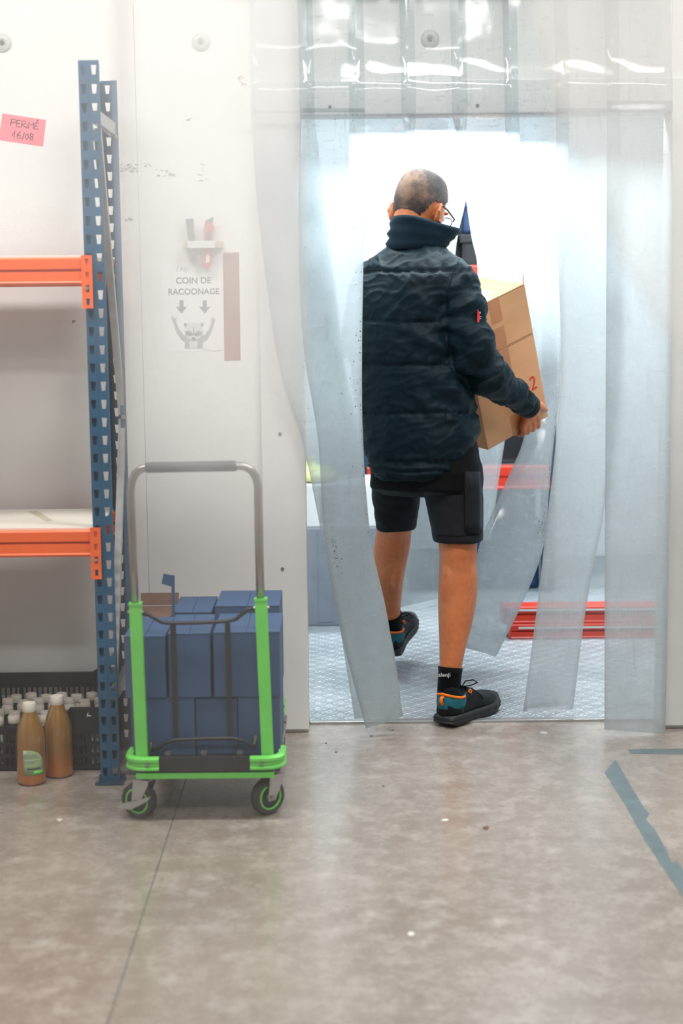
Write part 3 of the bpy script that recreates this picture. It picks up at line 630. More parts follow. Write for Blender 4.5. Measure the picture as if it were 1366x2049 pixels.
def cpoly(pts, y0, th, name, mat): return build(MB().poly([at(px, py, y0) for px, py in pts], (0, -th, 0)), name, mat, ck)
cpoly([(409, 455), (411, 447), (425, 446), (428, 456), (427, 462), (425, 468), (425, 520), (422, 534), (414, 538), (407, 532), (407, 515), (409, 480)], YW - 0.014, 0.016, 'body', 'cutter_red')
cpoly([(410, 447), (412, 441), (427, 434), (426, 446)], YW - 0.019, 0.005, 'blade_tip', 'cutter_grey')
cpoly([(413, 464), (423, 463), (422, 484), (412, 484)], YW - 0.029, 0.003, 'slider', 'cutter_grey')
cpoly([(412, 508), (419, 508), (419, 525), (412, 526)], YW - 0.0302, 0.0012, 'belt_slot', 'label_white')

# ------------------------------------------------------------------ bottles and crate
def bottle_mesh(h=0.225, r=0.041):
    return [(0.001, 0.0), (r * 0.82, 0.0), (r * 0.97, 0.006), (r, 0.016), (r, h * 0.50), (r * 0.985, h * 0.60), (r * 0.90, h * 0.70), (r * 0.74, h * 0.79), (r * 0.56, h * 0.86), (r * 0.46, h * 0.91), (r * 0.43, h * 0.95), (0.001, h * 0.955)]
def bottle(c, label, h=0.228, r=0.041, group=None):
    b_ = thing('juice_bottle', c, label, 'bottle', group)
    build(MB().lathe((c[0], c[1], c[2] + 0.0006), bottle_mesh(h, r), 32), 'body', 'juice', b_, smooth='all', loc=c)
    z = c[2] + h * 0.925
    cp = build(MB().lathe((c[0], c[1], z), [(0.001, 0.0), (0.0185, 0.0), (0.0192, 0.003), (0.0192, 0.005), (0.0182, 0.006), (0.0195, 0.0065), (0.0195, 0.021), (0.0178, 0.0245), (0.001, 0.0245)], 28), 'cap', 'cap_white', b_, smooth=True)
    return b_
bp1 = fl(64, 1566); bp1.z = 0; bp2 = fl(119, 1551); bp2.z = 0
b1 = bottle(bp1, 'amber juice bottle with a pale green label standing on the floor'); bottle(bp2, 'unlabelled amber juice bottle behind the labelled one', 0.230)
def wrap_patch(c, r, pts, name, mat, parent, n=8):
    """curved label: pts = (angle deg, z) outline as rows: list of (z, a0, a1)"""
    m = MB(); rows = []
    for z, a0, a1 in pts: rows.append([Vector((c.x + r * math.sin(rad(a0 + (a1 - a0) * k / n)), c.y - r * math.cos(rad(a0 + (a1 - a0) * k / n)), z)) for k in range(n + 1)])
    m.loft(rows, cap=False, closed=False); o = build(m, name, mat, parent, smooth='all', recalc=False)
    s_ = o.modifiers.new('thick', 'SOLIDIFY'); s_.thickness = 0.0004; s_.offset = 0
    return o
lab = wrap_patch(bp1, 0.0416, [(0.033, -20, 62), (0.06, -20, 63), (0.075, -20, 60), (0.088, -20, 52), (0.097, -20, 40), (0.104, -20, 20), (0.106, -20, -2)], 'label', 'label_green', b1)
wrap_patch(bp1, 0.0420, [(0.034, 18, 60), (0.045, 22, 61)], 'label_leaf', 'trolley_green', lab); wrap_patch(bp1, 0.0420, [(0.0775, -18, 56), (0.0785, -18, 56)], 'label_line', 'label_pale', lab)
for k, z in enumerate((0.083, 0.088, 0.092, 0.073, 0.069)): wrap_patch(bp1, 0.0420, [(z, -14, 40 - k * 4), (z + 0.0012, -14, 40 - k * 4)], 'label_line', 'ink_soft', lab)
wrap_patch(bp1, 0.0420, [(0.0505, -6, 46), (0.0545, -2, 44)], 'label_line', 'ink', lab)
tpo = text('lettering', 'paf', 0.015, (bp1.x - 0.013, bp1.y - 0.0427, 0.0975), 'paper_white', b1, (PI / 2, 0, rad(8)), 0.0004, 0, 'LEFT', 1.0, 0.0002)

cx1 = at(213, 1480, 4.46).x; cx0 = cx1 - 0.58; cy0, cy1 = 4.45, 4.80
crate = thing('bottle_crate', ((cx0 + cx1) / 2, (cy0 + cy1) / 2, 0), 'black slatted plastic crate full of capped bottles under the rack', 'crate')
T = 0.006
build(MB().box(cx0, cx1, cy0, cy1, 0.004, 0.012), 'base', 'crate_black', crate)
def slotted(m, axis, fixed, a0, a1, z0, ztop, pitch=0.0165, rows=3):
    """wall of vertical ribs and horizontal rails; ztop(u) gives the rim height"""
    n = int((a1 - a0) / pitch)
    def bx(u0, u1, za, zb, th):
        if zb - za < 0.002: return
        if axis == 'x': m.box(u0, u1, fixed - th / 2, fixed + th / 2, za, zb)
        else: m.box(fixed - th / 2, fixed + th / 2, u0, u1, za, zb)
    for i in range(n + 1):
        u = a0 + (a1 - a0) * i / n; wd = 0.012 if i % 8 == 0 else 0.0055
        bx(max(a0, u - wd / 2), min(a1, u + wd / 2), z0, ztop(u), T)
    for k in range(rows + 1):
        z = z0 + (0.105) * k / rows
        bx(a0, a1, z, z + 0.011, T + 0.002)
fz = lambda u: 0.135 + 0.055 * max(0.0, min(1.0, (u - (cx1 - 0.155)) / 0.055)) + 0.055 * max(0.0, min(1.0, ((cx0 + 0.155) - u) / 0.055))
m = MB(); slotted(m, 'x', cy0, cx0, cx1, 0.006, fz); fw = build(m, 'front_wall', 'crate_black', crate)
rim = []; us = [cx0, cx0 + 0.10, cx0 + 0.155, cx1 - 0.155, cx1 - 0.10, cx1]
rm = MB().poly([(u, cy0 - 0.008, fz(u)) for u in us] + [(u, cy0 - 0.008, 0.118) for u in reversed(us)], (0, 0.012, 0)); build(rm, 'front_rim', 'crate_black', crate)
tw = at(177, 1430, cy0 - 0.009)
build(MB().poly([(tw.x - .006, tw.y, tw.z - .005), (tw.x + .008, tw.y, tw.z - .005), (tw.x + .006, tw.y, tw.z - .002), (tw.x - .002, tw.y, tw.z - .002), (tw.x, tw.y, tw.z + .006), (tw.x - .002, tw.y, tw.z + .006)], (0, 0.001, 0)), 'emblem_print', 'label_white', crate)
m = MB(); slotted(m, 'x', cy1, cx0, cx1, 0.006, lambda u: 0.20); m.box(cx0, cx1, cy1 - 0.006, cy1 + 0.004, 0.165, 0.212); build(m, 'back_wall', 'crate_black', crate)
for xx in (cx0, cx1):
    m = MB(); slotted(m, 'y', xx, cy0, cy1, 0.006, lambda u: 0.20); m.box(xx - 0.005, xx + 0.005, cy0, cy1, 0.165, 0.212); build(m, 'side_wall', 'crate_black', crate)
m = MB().poly([(cx1 - 0.10, cy1 - 0.01, 0.205), (cx1, cy1 - 0.01, 0.205), (cx1, cy1 - 0.01, 0.255), (cx1 - 0.035, cy1 - 0.01, 0.252)], (0, 0.012, 0)); build(m, 'corner_grip', 'crate_black', crate)
ordn = ('first', 'second', 'third', 'fourth', 'fifth', 'sixth', 'seventh')
NX = 7; 
for j in range(5):
    for i in range(NX):
        x = cx1 - 0.040 - i * 0.047 - (0.012 if j % 2 else 0); y = cy0 + 0.036 + j * 0.066
        c = (x, y, 0.012)
        b_ = thing('small_bottle', c, f'capped bottle in the black crate, {ordn[i]} from the upright, {ordn[j]} row back', 'bottle', 'capped bottles in the black crate')
        hb = 0.128 + 0.006 * ((i + j) % 2)
        build(MB().lathe(c, [(0.001, 0), (0.019, 0), (0.0212, 0.004), (0.0212, hb * 0.62), (0.019, hb * 0.78), (0.015, hb * 0.9), (0.0145, hb * 0.95), (0.001, hb * 0.95)], 14), 'body', 'bottle_dark' if (i + j) % 3 else 'label_pale', b_, smooth='all')
        build(MB().lathe((c[0], c[1], c[2] + hb * 0.93), [(0.001, 0), (0.0168, 0), (0.0176, 0.002), (0.0176, 0.018), (0.0160, 0.021), (0.001, 0.021)], 18), 'cap', 'cap_white', b_, smooth=True)
# ------------------------------------------------------------------ platform trolley
TY = 3.985
tro = thing('platform_trolley', (-0.375, 4.3, 0), 'green platform trolley with steel push handle and black mesh frame', 'trolley')
LX0, LX1 = at(253, 1530, TY).x, at(566, 1528, TY).x; TYB = 4.62; PZ0, PZ1 = 0.122, 0.150
build(MB().bbox(LX0 + 0.025, LX1 - 0.025, TY + 0.004, TYB, 0.118, 0.140, 0.004), 'platform', 'trolley_black', tro)
build(MB().bbox(LX0 + 0.028, LX1 - 0.028, TY + 0.02, TYB - 0.02, 0.1405, 0.160, 0.004), 'platform_mat', 'trolley_black', tro)
g = MB(); g.bbox(at(272, 1560, TY).x, at(548, 1550, TY).x, TY - 0.006, TY + 0.02, 0.117, 0.133, 0.003); build(g, 'front_rail', 'trolley_green', tro)
# wrap-round bumper corners
def bumper(xe, sgn, ya, yb_):
    """L-shaped green corner: along the front edge then back along the side"""
    pts = []; Rr = 0.045; y0 = ya; d = 1 if yb_ > ya else -1
    xin = xe + sgn * 0.086
    pts = [Vector((xin, y0, 0))]
    for k in range(7):
        a = PI / 2 * k / 6; pts.append(Vector((xe + sgn * (Rr - Rr * math.sin(a)), y0 + d * (Rr - Rr * math.cos(a)), 0)))
    pts.append(Vector((xe, yb_, 0)))
    rings = []
    for i, p in enumerate(pts):
        t = (pts[min(i + 1, len(pts) - 1)] - pts[max(i - 1, 0)]).normalized(); nn = Vector((-t.y, t.x, 0)) * (sgn * d) * -1
        rings.append([p + nn * a + Vector((0, 0, z)) for a, z in ((0.0, 0.140), (-0.006, 0.143), (-0.006, 0.148), (-0.001, 0.151), (-0.001, 0.162), (-0.006, 0.165), (-0.006, 0.172), (0.0, 0.176), (0.013, 0.176), (0.013, 0.140))])
    o = build(MB().loft(rings), 'corner_bumper', 'trolley_green', tro, smooth=True)
    c = Vector((xin - sgn * 0.030, y0 - d * 0.002, 0.1565)); build(MB().lathe((0, 0, 0), [(0.001, 0), (0.0055, 0), (0.0055, 0.002), (0.003, 0.004), (0.001, 0.004)], 10, Matrix.Translation(c) @ Matrix.Rotation(PI / 2 * d, 4, 'X')), 'rivet', 'steel', o)
bumper(LX0, 1, TY - 0.008, TY + 0.10); bumper(LX1, -1, TY - 0.008, TY + 0.10); bumper(LX0 + 0.02, 1, TYB + 0.008, TYB - 0.10); bumper(LX1 - 0.02, -1, TYB + 0.008, TYB - 0.10)
build(MB().bbox(LX0 + 0.086, LX1 - 0.086, TY - 0.010, TY + 0.008, 0.138, 0.178, 0.003), 'front_bar', 'trolley_black', tro)
# posts and handle
YP = TY + 0.022
def pp(px, py, y=YP): return at(px, py, y)
posts = []
for (a, b2) in (((271, 1210), (285, 1527)), ((522, 1201), (536, 1522))):
    A, B = pp(*a), pp(*b2); B.z = 0.142; B.x += (B.x - A.x) * 0.02
    po_ = build(MB().bar(A, B, 0.031, 0.024), 'post', 'trolley_green', tro); posts.append((A, B))
    d = (A - B).normalized(); build(MB().bar(A, A + d * 0.006, 0.034, 0.027), 'post_collar', 'trolley_green', po_)
    for sg in (-1, 1): c = A - d * 0.018 + Vector((sg * 0.0155, -0.004, 0)); build(MB().cyl(c, c + Vector((sg * 0.005, 0, 0)), 0.004, 8), 'pop_bolt', 'steel', po_)
hp = [pp(270, 1212), pp(266, 1120), pp(262, 1010), pp(261, 985), pp(263, 965), pp(270, 948), pp(281, 939), pp(294, 935.5)]
hp2 = [pp(474, 932), pp(490, 933.5), pp(503, 941), pp(512, 955), pp(516, 973), pp(516, 1000), pp(518, 1100), pp(521, 1203)]
build(MB().tube(hp + hp2, 0.0105, 14), 'handle_tube', 'steel', tro, smooth='all')
build(MB().tube([pp(291, 936), pp(294, 935.6), pp(470, 932.4), pp(473, 932)], [0.0115, 0.0138, 0.0138, 0.0115], 16), 'grip', 'rubber_grip', tro, smooth=True)
YR = YP + 0.016
fr = [pp(284, 1228, YR), pp(298, 1230, YR), pp(312, 1238, YR), pp(325, 1245.5, YR), pp(345, 1247, YR), pp(400, 1246, YR), pp(455, 1243, YR), pp(472, 1239, YR), pp(487, 1226, YR), pp(497, 1219, YR), pp(512, 1217.5, YR)]
fr_o = build(MB().tube(fr, 0.0055, 8), 'frame_rod', 'rod_black', tro, smooth='all')
fr2 = [pp(303, 1503, YR), pp(312, 1500, YR), pp(330, 1487, YR), pp(350, 1481, YR), pp(410, 1478, YR), pp(465, 1477, YR), pp(488, 1482, YR), pp(503, 1493, YR), pp(512, 1496, YR)]
build(MB().tube(fr2, 0.0055, 8), 'frame_rod', 'rod_black', tro, smooth='all')
for x0, x1 in ((346, 352), (455, 461)): build(MB().bar(pp(x0, 1247, YR), pp(x1, 1480, YR), 0.0145, 0.003), 'frame_slat', 'rod_black', tro)
for px, py in ((302, 1492), (511, 1478)):
    c = pp(px, py, YR - 0.006); build(MB().tube([c + Vector((0, 0, 0.010)), c + Vector((0, 0, 0.003)), c, c - Vector((0.004, 0, 0.014))], [0.0065, 0.0068, 0.0055, 0.0045], 10), 'lock_knob', 'steel', tro, smooth=True)
for px in (336, 408, 480):
    c = at(px, 1510, YP); build(MB().bbox(c.x - 0.0085, c.x + 0.0085, YP - 0.012, YP + 0.02, 0.160, 0.182, 0.004), 'stop_block', 'rubber_grip', tro)
# castors
def castor(px, py, yaw, Y, pedal):
    c = at(px, py, Y); c.z = 0.0495
    Mw = Matrix.Translation(c) @ Matrix.Rotation(yaw, 4, 'Z') @ Matrix.Rotation(PI / 2, 4, 'X')
    root = build(MB().bbox(c.x - 0.035, c.x + 0.035, c.y + 0.0, c.y + 0.07, 0.1105, 0.1172, 0.001), 'castor_plate', 'steel', tro)
    build(MB().ring([(0.034, -0.014), (0.044, -0.015), (0.0485, -0.010), (0.0492, -0.004), (0.0492, 0.004), (0.0485, 0.010), (0.044, 0.015), (0.034, 0.014)], Mw), 'tyre', 'tyre', root, smooth=True)
    hub = MB(); hub.ring([(0.030, -0.016), (0.033, -0.0165), (0.035, -0.014), (0.035, 0.014), (0.033, 0.0165), (0.030, 0.016)], Mw)
    for k in range(5):
        a = 2 * PI * k / 5 + 0.4; q = Vector((math.cos(a), math.sin(a), 0)); hub.tube([Mw @ (q * 0.008), Mw @ (q * 0.031)], 0.0028, 6)
    hub.lathe((0, 0, 0), [(0.001, -0.017), (0.010, -0.017), (0.010, 0.017), (0.001, 0.017)], 14, Mw)
    build(hub, 'rim', 'trolley_green', root, smooth=True)
    build(MB().lathe((0, 0, 0), [(0.010, -0.011), (0.0305, -0.011), (0.0305, 0.011), (0.010, 0.011)], 30, Mw), 'wheel_disc', 'trolley_black', root)
    fk = MB(); Y_ = Matrix.Translation(c) @ Matrix.Rotation(yaw, 4, 'Z')
    for sy in (-1, 1):
        pts = [(-0.012, -0.008), (0.010, -0.008), (0.040, 0.050), (0.040, 0.0615), (-0.004, 0.0615), (-0.010, 0.02)]
        fk.poly([Y_ @ Vector((x, sy * 0.0205 - 0.0012, z)) for x, z in pts], Y_.to_3x3() @ Vector((0, 0.0024, 0)))
    fk.box(-0.004, 0.040, -0.0215, 0.0215, 0.0585, 0.0615, Y_)
    fko = build(fk, 'fork', 'galvanised', root)
    build(MB().cyl(Y_ @ Vector((0, -0.026, 0)), Y_ @ Vector((0, 0.026, 0)), 0.007, 8), 'axle_nut', 'steel', root)
    if pedal:
        pts = [(-0.052, -0.016), (-0.046, -0.022), (-0.01, -0.020), (0.02, -0.004), (0.045, 0.012), (0.05, 0.022), (0.028, 0.014), (0.0, 0.004), (-0.03, -0.004)]
        build(MB().poly([Y_ @ Vector((x, -0.030, z)) for x, z in pts], Y_.to_3x3() @ Vector((0, 0.007, 0))), 'brake_pedal', 'galvanised', root)
    return root
castor(279, 1598, rad(-24), TY + 0.035, True); castor(535, 1590, rad(38), TY + 0.055, False)
for x in (LX0 + 0.045, LX1 - 0.045):
    c = Vector((x, TYB - 0.08, 0.05)); q = (683 + 0, 0)
    d = cam.matrix_world.inverted() @ c; px = 683 - F * d.x / d.z; py = 1024.5 + F * d.y / d.z
    castor(px, py, rad(70), TYB - 0.08, False)

# blue boxes on the trolley
def blue_box(x0, x1, y0, y1, z0, z1, label, yaw=0.0, lid=True):
    cx, cy = (x0 + x1) / 2, (y0 + y1) / 2
    b_ = thing('blue_box', (cx, cy, z0), label, 'box', 'blue cardboard boxes on the trolley', rot=(0, 0, yaw)); hx, hy, h = (x1 - x0) / 2, (y1 - y0) / 2, z1 - z0
    build(MB().bbox(-hx, hx, -hy, hy, 0.0005, h - 0.002, 0.002), 'body', 'box_blue', b_, world=False)
    if lid:
        for s0, s1 in ((-hx, -0.0008), (0.0008, hx)): build(MB().bbox(s0, s1, -hy - 0.001, hy, h - 0.0018, h + 0.0005, 0.0006), 'flap', 'box_blue', b_, world=False)
    return b_
BY = TY + 0.060; X = lambda px, py, y=BY: at(px, py, y).x
Z0 = 0.1605; Z1 = at(400, 1397, BY).z; Z2 = at(400, 1268, BY).z
BD = 0.255
blue_box(X(264, 1440), X(389, 1440), BY + 0.004, BY + BD, Z0, Z1, 'wide blue box at lower left of the trolley load, front row', 0.0)
blue_box(X(391, 1440), X(474, 1440), BY + 0.012, BY + BD, Z0, Z1 - 0.004, 'narrow blue box in the lower front row between two others')
blue_box(X(476, 1440), X(560, 1440), BY + 0.004, BY + BD, Z0, Z1, 'blue box at lower right of the trolley load, front row')
blue_box(X(249, 1330), X(331, 1330), BY, BY + BD, Z1 + 0.001, Z2 - 0.006, 'blue box at upper left of the front row, beside the rack upright')
blue_box(X(335, 1330), X(419, 1330), BY + 0.002, BY + BD, Z1 + 0.001, Z2, 'blue box in the middle of the upper front row', rad(1.2))
blue_box(X(427, 1330), X(560, 1330), BY + 0.002, BY + BD, Z1 + 0.001, Z2 + 0.002, 'widest blue box, at upper right of the front row')
BY2 = BY + BD + 0.012; BE = BY2 + 0.235
blue_box(X(262, 1420, BY2), X(420, 1420, BY2), BY2, BE, Z0, Z0 + 0.16, 'large blue box hidden at the rear bottom left of the load')
blue_box(X(424, 1420, BY2), X(560, 1420, BY2), BY2, BE, Z0, Z0 + 0.16, 'large blue box hidden at the rear bottom right of the load')
ob = blue_box(X(262, 1300, BY2), X(342, 1300, BY2), BY2, BE, Z0 + 0.161, Z2 - 0.02, 'open blue box with brown inside at the rear top left', lid=False)
w_ = (X(342, 1300, BY2) - X(262, 1300, BY2)) / 2; h_ = Z2 - 0.02 - Z0 - 0.161
build(MB().box(-w_ + 0.004, w_ - 0.004, -0.10, 0.10, h_ - 0.002, h_ + 0.0005), 'inside', 'kraft_inside', ob, world=False)
build(MB().poly([(-w_, 0.115, h_), (w_, 0.115, h_), (w_, 0.130, h_ + 0.034), (-w_, 0.130, h_ + 0.034)], (0, 0.003, 0)), 'raised_flap', 'kraft_inside', ob, world=False)
blue_box(X(346, 1300, BY2), X(424, 1300, BY2), BY2, BE, Z0 + 0.161, Z2 + 0.004, 'blue box at the rear top middle behind the push frame')
blue_box(X(432, 1300, BY2), X(560, 1300, BY2), BY2, BE, Z0 + 0.161, at(500, 1199, BY2 + 0.1).z, 'tall blue box at the rear top right, highest of the load')
tb = thing('blue_tab', at(348, 1240, BY2 - 0.005), 'blue cardboard tab on a thin strip sticking up from the load', 'tab')
A = at(347, 1245, BY2 - 0.006); B = at(346, 1152, BY2 - 0.006)
build(MB().bar(A, B, 0.009, 0.002), 'strip', 'box_blue', tb)
build(MB().poly([at(x, y, BY2 - 0.008) for x, y in ((327, 1148), (350, 1152), (346, 1175), (323, 1168))], (0, 0.0018, 0)), 'tab', 'box_blue', tb)
# ------------------------------------------------------------------ carried cartons
S_ = 5.35 / 5.38
BM = Matrix.Rotation(0.66185587, 3, 'Z') @ Matrix.Rotation(0.10813537, 3, 'X') @ Matrix.Rotation(-0.34977507, 3, 'Y')
BT = CO + (Vector((0.50803174, 5.38, 0.8412559)) - CO) * S_
BL, BW, BH1, BH2 = 0.2996 * S_, 0.30 * S_, 0.3184 * S_, 0.1792 * S_
def bl(u, v, w_): return BT + BM @ Vector((u, v, w_))          # carton coordinates -> world
def carton(base_w, h, label, top):
    e = thing('cardboard_box', bl(0, 0, base_w), label, 'box', 'cartons in the man\'s arms', rot=BM.to_euler())
    build(MB().bbox(0, BL, 0, BW, 0.0, h - 0.003, 0.003), 'body', 'cardboard', e, world=False)
    for v0, v1 in ((0.0, BW / 2 - 0.001), (BW / 2 + 0.001, BW)): build(MB().bbox(0.001, BL - 0.0005, v0, v1, h - 0.0022, h, 0.0006), 'flap', 'cardboard', e, world=False)
    build(MB().box(0.003, BL - 0.003, -0.0003, 0.003, h - 0.0034, h - 0.002), 'flap_gap', 'card_edge', e, world=False)
    u0, u1 = BL / 2 - 0.026, BL / 2 + 0.024
    for q_ in ((-0.0006, 0.0002, h - 0.085, h + 0.0006), (-0.0006, 0.0002, 0.0, 0.075), (-0.0006, BW + 0.0006, h + 0.0001, h + 0.0007)): build(MB().box(u0, u1, *q_), 'packing_tape', 'card_tape', e, world=False)
    return e
c_lo = carton(0, BH1, 'lower of two brown cartons, marked with a red 2', False)
c_up = carton(BH1 + 0.0015, BH2, 'upper of two brown cartons, with a white label on top', True)
build(MB().box(0.05, 0.20, 0.05, 0.22, BH2 + 0.0006, BH2 + 0.0012), 'address_label', 'label_white', c_up, world=False)
t2o = text('red_number', '2', 0.072, (0, 0, 0), 'red_print', None, (PI / 2, 0, 0), 0.0004, 0, 'LEFT', 0.9, 0.0003); t2o.parent = c_lo; t2o.location = (0.240, -0.0006, 0.122)
t2o = text('red_number', '.', 0.072, (0, 0, 0), 'red_print', None, (PI / 2, 0, 0), 0.0004, 0, 'LEFT', 0.9, 0.0003); t2o.parent = c_lo; t2o.location = (0.226, -0.0006, 0.132)

# ------------------------------------------------------------------ the man
man = thing('person', (0.30, 5.1, 0.0), 'man in navy work jacket and black shorts carrying two cartons through the strip curtain', 'person')
PSI_S, PSI_H = rad(36), rad(14)
def bring(py, xl, xr, Y, ry, psi, n=36, ex=2.4, lift=None):
    c = at((xl + xr) / 2, py, Y); half = (at(xr, py, Y).x - at(xl, py, Y).x) / 2
    rx_ = math.sqrt(max(half ** 2 - (ry * math.sin(psi)) ** 2, 0.0004)) / math.cos(psi)
    r = Vector((math.cos(psi), -math.sin(psi), 0)); f = Vector((math.sin(psi), math.cos(psi), 0)); out = []
    for k in range(n):
        a = 2 * PI * k / n; ca, sa = math.cos(a), math.sin(a)
        p = c + r * rx_ * abs(ca) ** (2 / ex) * (1 if ca > 0 else -1) + f * ry * abs(sa) ** (2 / ex) * (1 if sa > 0 else -1)
        if lift:
            d = (p - c).normalized(); s = d.dot(Vector((-0.40, -0.917, 0))); p.z += lift * max(0.0, 1 - s - 0.25) ** 1.3
        out.append(p)
    return out
def ell(m, c, ax, n=16, k=10):
    """ellipsoid with half-axis vectors ax[0..2]"""
    rings = []
    for i in range(1, k):
        t = PI * i / k; rings.append([c + ax[2] * math.cos(t) + (ax[0] * math.cos(2 * PI * j / n) + ax[1] * math.sin(2 * PI * j / n)) * math.sin(t) for j in range(n)])
    m.loft(rings)
# head frame
HY, HP, HR = rad(34), rad(24), rad(4)
HM = Matrix.Rotation(-HY, 3, 'Z') @ Matrix.Rotation(-HP, 3, 'X') @ Matrix.Rotation(HR, 3, 'Y')
HC = at(839, 418, 5.21)
def hl(x, y, z): return HC + HM @ Vector((x, y, z))
HPROF = [(0.1165, 0.018, -0.026, 0.012), (0.113, 0.036, -0.048, 0.034), (0.105, 0.053, -0.068, 0.054), (0.09, 0.066, -0.086, 0.071), (0.06, 0.0755, -0.100, 0.087), (0.03, 0.0785, -0.104, 0.094), (0.0, 0.0775, -0.101, 0.095), (-0.03, 0.0745, -0.091, 0.095), (-0.06, 0.069, -0.074, 0.096), (-0.085, 0.060, -0.048, 0.094), (-0.105, 0.047, -0.015, 0.090), (-0.120, 0.026, 0.03, 0.080)]
def head_rings(off=0.0, n=40, m=None):
    prof = HPROF if not m else spline(HPROF, m)
    rings = []
    for z, w_, b, f in prof:
        yc, yr = (b + f) / 2, (f - b) / 2
        rings.append([Vector(((w_ + off) * math.cos(2 * PI * k / n), yc + (yr + off) * math.sin(2 * PI * k / n), z + off * (z / 0.116 if z > 0 else 0))) for k in range(n)])
    return rings
bd = MB()
bd.loft([[hl(*p) for p in r] for r in head_rings()])
bd.tube([hl(0, 0.088, 0.018), hl(0, 0.103, -0.008), hl(0, 0.116, -0.030), hl(0, 0.098, -0.040)], [0.009, 0.011, 0.0145, 0.010], 10, round_caps=True)      # nose
for s in (-1, 1): ell(bd, hl(s * 0.012, 0.103, -0.036), [HM @ Vector((0.009, 0, 0)), HM @ Vector((0, 0.009, 0)), HM @ Vector((0, 0, 0.008))], 10, 8)
ell(bd, hl(0, 0.092, -0.064), [HM @ Vector((0.026, 0, 0)), HM @ Vector((0, 0.011, 0)), HM @ Vector((0, 0, 0.006))]); ell(bd, hl(0, 0.091, -0.075), [HM @ Vector((0.022, 0, 0)), HM @ Vector((0, 0.012, 0)), HM @ Vector((0, 0, 0.007))])
ell(bd, hl(0, 0.082, -0.106), [HM @ Vector((0.026, 0, 0)), HM @ Vector((0, 0.016, 0)), HM @ Vector((0, 0, 0.015))])
for s in (-1, 1):
    ell(bd, hl(s * 0.034, 0.088, 0.028), [HM @ Vector((0.024, 0, 0)), HM @ Vector((0, 0.010, 0)), HM @ Vector((0, 0, 0.007))])      # brow
    ea = Matrix.Rotation(s * rad(28), 3, 'Z')
    ec = hl(s * 0.083, -0.012, -0.022)
    ell(bd, ec, [HM @ ea @ Vector((0.0085, 0, 0)), HM @ ea @ Vector((0, 0.021, 0)), HM @ ea @ Vector((0, 0.004, 0.034))], 18, 14)
    bd.tube([hl(s * 0.087, 0.008, -0.04), hl(s * 0.092, -0.012, -0.045), hl(s * 0.098, -0.030, -0.02), hl(s * 0.095, -0.026, 0.006), hl(s * 0.086, -0.006, 0.012)], [0.006, 0.006, 0.006, 0.0055, 0.005], 8, round_caps=True)
# neck and trunk
NB = at(832, 505, 5.16)
bd.tube([hl(0, -0.03, -0.03), hl(0, -0.022, -0.09), NB + Vector((0.0, 0.01, 0.03)), NB - Vector((0, 0, 0.06))], [0.060, 0.058, 0.062, 0.075], 20, round_caps=True)
trunk = [(520, 760, 900, 5.16, 0.08), (560, 735, 905, 5.15, 0.10), (660, 735, 895, 5.15, 0.105), (760, 745, 905, 5.14, 0.10), (850, 752, 925, 5.13, 0.10), (910, 752, 945, 5.12, 0.10), (950, 755, 950, 5.12, 0.095)]
bd.loft([bring(py, a, b, Y, ry, PSI_S + (PSI_H - PSI_S) * (py - 520) / 430) for py, a, b, Y, ry in trunk])
# legs
A_ = at
def limb(keys, n=20): bd.tube([A_(x, y, Y) for x, y, Y, r in keys], [k[3] for k in keys], n, round_caps=True)
RLEG = spline([(905, 905, 5.12, 0.085), (908, 980, 5.11, 0.080), (914, 1050, 5.09, 0.069), (916, 1100, 5.075, 0.0625), (916, 1128, 5.07, 0.061), (916, 1165, 5.06, 0.064), (914, 1205, 5.045, 0.0625), (910, 1250, 5.025, 0.0545), (905, 1295, 5.0, 0.0435), (901, 1335, 4.985, 0.0365), (898, 1375, 4.975, 0.0345), (897, 1408, 4.97, 0.036)], 44)
LLEG = spline([(800, 905, 5.14, 0.085), (792, 985, 5.26, 0.072), (789, 1050, 5.39, 0.0625), (785, 1085, 5.43, 0.0635), (780, 1115, 5.46, 0.0625), (775, 1150, 5.50, 0.060), (775, 1185, 5.55, 0.053), (778, 1215, 5.59, 0.043), (781, 1245, 5.62, 0.037), (783, 1272, 5.645, 0.036)], 40)
limb(RLEG); limb(LLEG)
# calf muscles
for px_, py_, Y_, sx_, k_ in ((899, 1172, 5.03, 0.033, 1), (932, 1165, 5.04, 0.034, 1)):
    ell(bd, A_(px_, py_, Y_), [Vector((sx_, 0, 0)), Vector((0, 0.034, 0)), Vector((0.004, 0.012, 0.085))], 14, 12)
ell(bd, A_(792, 1135, 5.44), [Vector((0.026, 0, 0)), Vector((0, 0.03, 0)), Vector((0, -0.01, 0.08))], 14, 12)
bd.tube([A_(909, 1255, 4.992), A_(902, 1300, 4.972), A_(899, 1335, 4.962)], [0.016, 0.012, 0.010], 10, round_caps=True)
# feet inside the shoes
RSH = (Vector((0.318, 4.872, 0.006)), rad(53), 0.0); 
lh = at(781, 1316, 5.60); LSH = (lh, rad(74), rad(13))
def shoe_mat(sh): return Matrix.Translation(sh[0]) @ Matrix.Rotation(sh[1], 4, 'Z') @ Matrix.Rotation(-sh[2], 4, 'Y')
for sh, leg in ((RSH, RLEG), (LSH, LLEG)):
    Ms = shoe_mat(sh); x, y, Y, r = leg[-1]
    bd.tube([A_(x, y, Y), Ms @ Vector((0.055, 0, 0.075)), Ms @ Vector((0.12, 0, 0.060)), Ms @ Vector((0.19, 0, 0.047)), Ms @ Vector((0.25, 0, 0.045))], [0.032, 0.024, 0.024, 0.020, 0.014], 12, round_caps=True)
